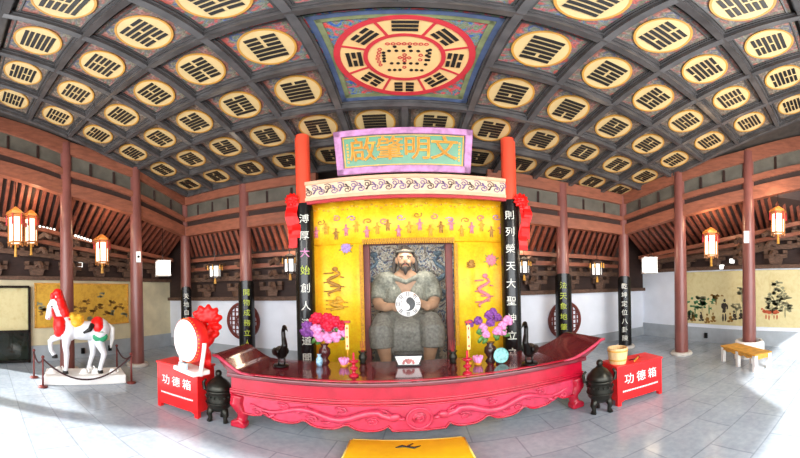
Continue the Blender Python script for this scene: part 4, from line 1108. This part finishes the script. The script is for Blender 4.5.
b.tube([(-.54, -.03, Z(1.60)), (-.62, -.06, Z(1.48)), (-.68, -.10, Z(1.30)), (-.69, -.11, Z(1.25))], [.105, .095, .06, .05], 12)
for s in (-1, 1): b.tube([(-.53, -.03 + s * .06, Z(1.66)), (-.54, -.03 + s * .075, Z(1.76))], [.03, .006], 8)
b.tube([(-.33, -.10, Z(.95)), (-.35, -.10, Z(.70)), (-.335, -.10, Z(.60)), (-.345, -.10, Z(.32)), (-.36, -.10, Z(.235))], [.11, .065, .06, .042, .055], 12)   # planted foreleg
b.tube([(-.36, .09, Z(.98)), (-.58, .07, Z(.86)), (-.66, .06, Z(.84))], [.11, .07, .06], 12); b.tube([(-.66, .06, Z(.84)), (-.65, .06, Z(.62)), (-.58, .06, Z(.52))], [.058, .042, .05], 12)
for y, dx in ((-.10, -.02), (.10, -.22)):
    b.tube([(.30, y, Z(1.0)), (.30 + dx * .6, y, Z(.78)), (.40 + dx, y, Z(.56)), (.33 + dx, y, Z(.32)), (.32 + dx, y, Z(.235))], [.16, .10, .06, .042, .055], 12)
b.organic('body', mat('white_horse_paint', '#e3e4e9', .4, var=.14, scale=4), root, .016, 4)
for i, (x, y, z) in enumerate(((-.36, -.10, .215), (-.57, .06, .5), (.30, -.10, .215), (.10, .10, .215))): MB().lathe([(0, -.035), (.06, -.035), (.05, .03), (0, .03)], (x, y, Z(z)), 14).build('hoof', M_hex, root, True)
m = MB()
for k in range(9): t = k / 8; m.ball((-.50 + .18 * t, -.03 + .03 * math.sin(k * 2), Z(1.76 - .54 * t)), (.10, .12, .09), 8)
for k in range(6): m.ball((-.46 + .02 * k, -.11, Z(1.55 - .08 * k)), (.07, .05, .07), 8)
for k in range(5): m.ball((-.60, -.07, Z(1.72 - .012 * k)), (.05, .05, .05), 8)
m.organic('red_mane', M_silk, root, .016, 2)
m = MB(); m.ball((-.45, -.03, Z(1.14)), (.15, .22, .22)); m.ball((-.50, -.02, Z(.98)), (.08, .15, .08)); m.tube([(-.62, -.12, Z(1.5)), (-.58, -.15, Z(1.35)), (-.52, -.15, Z(1.2))], .03, 8); m.organic('red_chest_flower', M_silk, root, .016, 2)
for s in (-1, 1): MB().ball((-.61, -.06 + s * .085, Z(1.50)), (.018, .012, .018), 8).build('eye', M_black, root, True)
MB().tube([(-.675, -.16, Z(1.27)), (-.71, -.11, Z(1.275)), (-.69, -.06, Z(1.27))], .012, 6).build('bridle', M_redring, root)
c = MB(); c.ball((-.15, 0, Z(1.18)), (.17, .19, .13)); c.ball((-.22, -.02, Z(1.30)), (.09, .10, .09)); c.ball((-.08, -.03, Z(1.27)), (.09, .10, .08)); c.organic('yellow_saddle_flower', mat('golden_silk', '#e8b02c', .5, var=.3, scale=18), root, .02, 2)
c = MB(); c.tube([(.16, -.155, Z(1.16)), (.10, -.2, Z(1.06)), (-.02, -.205, Z(1.0))], [.05, .045, .02], 8); c.build('dark_wing', M_hex, root, True)
c = MB(); c.ball((.27, 0, Z(1.10)), (.16, .225, .20)); c.organic('red_rump_cloth', M_silk, root, .018, 3)
c = MB(); c.ball((.30, -.16, Z(.92)), (.15, .075, .12)); c.ball((.30, .16, Z(.92)), (.15, .075, .12)); c.organic('green_cloth_hem', mat('emerald_silk', '#2f9a6b', .5, var=.25, scale=14), root, .016, 2)
c = MB(); c.tube([(.47, 0, Z(1.14)), (.56, 0, Z(1.06)), (.55, 0, Z(.86)), (.52, 0, Z(.66))], [.03, .045, .05, .015], 10); c.build('tail', M_plaster, root, True)
# posts and ropes
def stanchion(p, label):
    root = thing('barrier_post', label, 'barrier post', p, 0, 'barrier posts round the horse')
    MB().lathe([(0, 0), (.09, 0), (.085, .02), (.03, .035), (0, .035)], n=18).build('base', M_lattice, root, True); MB().cone((0, 0, .02), (0, 0, .56), .02, .017, 12).build('pole', M_lattice, root, True); MB().ball((0, 0, .585), .032, 12).build('knob', M_lattice, root, True)
    return Vector(p) + Vector((0, 0, .55))
def rope(a, b, sag, label):
    n = 16; mid = (a + b) / 2; root = MB()
    root.tube([a.lerp(b, i / n) - Vector((0, 0, sag * (1 - (2 * i / n - 1) ** 2))) for i in range(n + 1)], .016, 8)
    o = root.build('barrier_rope', M_rope, None, True, origin=mid); tag(o, label, 'rope', 'barrier ropes round the horse')
q1 = stanchion(on_z(43, 387), 'dark red barrier post at the front left corner of the horse plinth'); q2 = stanchion(on_z(34, 377.5), 'dark red barrier post behind the others, left of the horse')
q3 = stanchion(on_z(131.5, 383), 'dark red barrier post at the front right corner of the horse plinth'); q4 = stanchion(on_z(117, 371), 'dark red barrier post behind the horse tail')
rope(q1, q3, .42, 'long dark rope sagging in front of the horse plinth'); rope(q1, q2, .14, 'short dark rope at the head end of the horse'); rope(q4, q3, .14, 'short dark rope at the tail end of the horse')

# ------------------------------------------------------------------ low bench on the right
a = on_z(755, 372.5); d = Vector((.5, .85, 0)).normalized(); rz = math.atan2(d.y, d.x)
root = thing('low_bench', 'low honey coloured bench with carved rail and white legs before the right column', 'bench', a, rz)
BL, BW, BH = 1.05, .40, .36
MB().box((BL / 2, -BW / 2, BH - .015), (BL + .06, BW + .06, .03), bevel=.008).build('bench_top', M_bench, root)
for y in (0, -BW): MB().prism([(0, BH - .03), (BL, BH - .03), (BL, BH - .11)] + [(BL - BL * k / 20, BH - .075 - .03 * abs(math.cos(k * PI / 4))) for k in range(1, 20)] + [(0, BH - .11)], .025, Matrix.Translation((0, y - .012, 0))).build('carved_rail', M_bench, root)
for x in (0, BL): MB().box((x, -BW / 2, BH - .07), (.025, BW, .08)).build('end_rail', M_bench, root)
for x in (.02, BL * .5, BL - .02):
    for y in (-.02, -BW + .02): MB().box((x, y, (BH - .03) / 2), (.07, .07, BH - .03), taper=(1.1, 1.1)).build('leg', M_plaster, root)
root = thing('white_pedestal', 'white painted block round the foot of the column behind the low bench', 'pedestal', (6.1, 2.05, 0)); q = MB()
q.lathe([(.28, 0), (.36, 0), (.36, .34), (.33, .38), (.28, .38), (.28, 0)], n=8); q.build('block', M_plaster, root)

# ------------------------------------------------------------------ hanging lanterns
def lantern(px, py, r, w, h, label, kind, cord=.9):
    p = on_r(px, py, r); root = thing('hanging_lantern', label, 'lantern', p + Vector((0, 0, -h / 2)), math.atan2(-p.x, p.y) + .2, 'hanging lanterns')
    if kind == 'plain':
        MB().box((0, 0, h / 2), (w, w, h * .92), bevel=.02).build('shade', M_lantwhite, root); q = MB()
        for z in (.02, h - .02): q.box((0, 0, z), (w + .02, w + .02, .03))
        q.build('frame', M_plaster, root)
    else:
        wd = M_gloss if kind == 'orange' else M_dark; n = 6; q = MB(); g = MB()
        g.lathe([(0, h * .16), (w * .40, h * .16), (w * .40, h * .74), (0, h * .74)], n=n)
        for k in range(n): a = 2 * PI * k / n; q.bar((w * .44 * math.cos(a), w * .44 * math.sin(a), h * .08), (w * .44 * math.cos(a), w * .44 * math.sin(a), h * .82), .03, .03)
        for z in (.14, .78): q.lathe([(w * .38, h * z), (w * .5, h * z), (w * .5, h * z + .035), (w * .38, h * z + .035), (w * .38, h * z)], n=n)
        g.build('paper_pane', M_lantern if kind == 'orange' else M_lantwhite, root); q.build('frame', wd, root)
        MB().lathe([(w * .62, h * .80), (w * .56, h * .86), (w * .30, h * .94), (.03, h), (0, h)], n=n).build('roof', wd, root)
        for k in range(n):
            a = 2 * PI * k / n; MB().cone((w * .56 * math.cos(a), w * .56 * math.sin(a), h * .80), (w * .56 * math.cos(a), w * .56 * math.sin(a), h * .55), .010, .022, 6).build('tassel', M_redring if kind == 'orange' else M_bench, root)
        MB().cone((0, 0, h * .12), (0, 0, -h * .16), .02, .035, 8).build('bottom_tassel', M_bench, root)
    MB().cone((0, 0, h * .97), (0, 0, h + cord), .007, .007, 6).build('cord', M_black, root)
    return p
warm = (1.0, .72, .42)
P = []
lantern(163, 268.5, 7.3, .34, .42, 'plain white square lantern between the two left rear columns', 'plain', .9)
lantern(649.5, 265.5, 7.1, .34, .42, 'plain white square lantern between the two right rear columns', 'plain', .9)
lantern(215, 271, 7.2, .34, .50, 'dark framed lantern just left of the left couplet column', 'dark', .7)
lantern(290, 265, 6.2, .30, .52, 'dark framed lantern half behind the left altar column', 'dark', .9)
lantern(597, 269, 6.9, .30, .50, 'dark framed lantern right of the right couplet column', 'dark', .7)
lantern(524, 267, 6.2, .28, .46, 'dark framed lantern half behind the right altar column', 'dark', .9)
P.append(lantern(102, 251, 6.9, .36, .85, 'tall orange palace lantern left of the second column', 'orange', 1.2))
P.append(lantern(711, 244, 6.9, .36, .85, 'tall orange palace lantern over the pale mural', 'orange', 1.0))
P.append(lantern(15.5, 228, 6.1, .36, 1.0, 'tall orange palace lantern at the far left, nearer the doors', 'orange', 1.2)); P.append(lantern(31, 229, 6.72, .34, 1.0, 'tall orange palace lantern second from the far left', 'orange', 1.2))
P.append(lantern(778, 222, 6.5, .34, .8, 'tall orange palace lantern at the far right above the mural', 'orange', 1.0))
for p in P: lamp('lantern_light', 'POINT', (p.x * .93, p.y * .93, p.z + .55), 22 if p.x > 0 else 12, warm, shadow_soft_size=.15)
for px, py in ((215, 255), (290, 245), (524, 247), (597, 253), (163, 250), (649, 247)):
    p = on_r(px, py, 6.3); lamp('lantern_light', 'POINT', (p.x, p.y, p.z), 12, (1, .78, .55), shadow_soft_size=.15)

# ------------------------------------------------------------------ small fittings
def fitting(name, label, cat, p, size, m_, rz=0.0, group=None, lens=None):
    root = thing(name, label, cat, p, rz, group); MB().box((0, 0, 0), size, bevel=min(size) * .15).build('case', m_, root)
    if lens: MB().ball((0, -size[1] / 2, 0), min(size) * .3, 8).build('lens', lens, root)
    return root
c2, c8 = COLP['C2'], COLP['C8']
fitting('wall_speaker', 'small white loudspeaker fixed on the column right of the horse', 'loudspeaker', on_r(138.5, 257, 6.40), (.11, .1, .26), M_paper, face(c2.x, c2.y), None, M_black)
fitting('notice', 'white notice fixed on the column behind the low bench', 'notice', on_r(746.5, 237, 6.26), (.12, .03, .28), M_paper, face(c8.x, c8.y))
for px, py, X, lab in ((80, 265, XL + .07, 'small white box lamp above the golden mural, the left one'), (88.5, 261, XL + .07, 'small white box lamp above the golden mural, the right one'), (722, 267, XR - .07, 'small white box lamp above the pale mural, the left one'), (732, 261, XR - .07, 'small white box lamp above the pale mural, the right one')):
    fitting('box_lamp', lab, 'lamp', on_x(px, py, X), (.12, .12, .13), M_lantwhite, 0, 'white box lamps')
for px, py, X, lab in ((83, 357, XL, 'dark wall socket low on the left wall by the horse legs'), (110, 356, XL, 'dark wall socket low on the left wall behind the horse tail'), (706, 346, XR, 'dark wall socket low on the right wall under the pale mural')):
    q = on_x(px, py, X + (.06 if X < 0 else -.06)); q.z = max(q.z, .2); fitting('wall_socket', lab, 'socket', q, (.06, .1, .16), M_black, 0, 'dark wall sockets')
# strings of small lights under the eaves
for pa, pb, n, lab in (((0, 217), (12, 219), 4, 'short row of white bulbs at the far left'), ((38, 225), (56, 229), 5, 'row of white bulbs left of the horse column'), ((74, 234), (92, 240), 6, 'row of white bulbs right of the horse column')):
    a, b = on_r(*pa, 6.7), on_r(*pb, 6.9); root = thing('light_string', lab, 'light string', (a + b) / 2, 0, 'rows of white bulbs'); o0 = root.location.copy()
    MB().tube([a, b], .01, 6).build('cable', M_black, root, origin=o0)
    for k in range(n): MB().ball(a.lerp(b, (k + .5) / n) - Vector((0, 0, .03)), .035, 8).build('bulb', M_lantwhite, root, True, origin=o0)
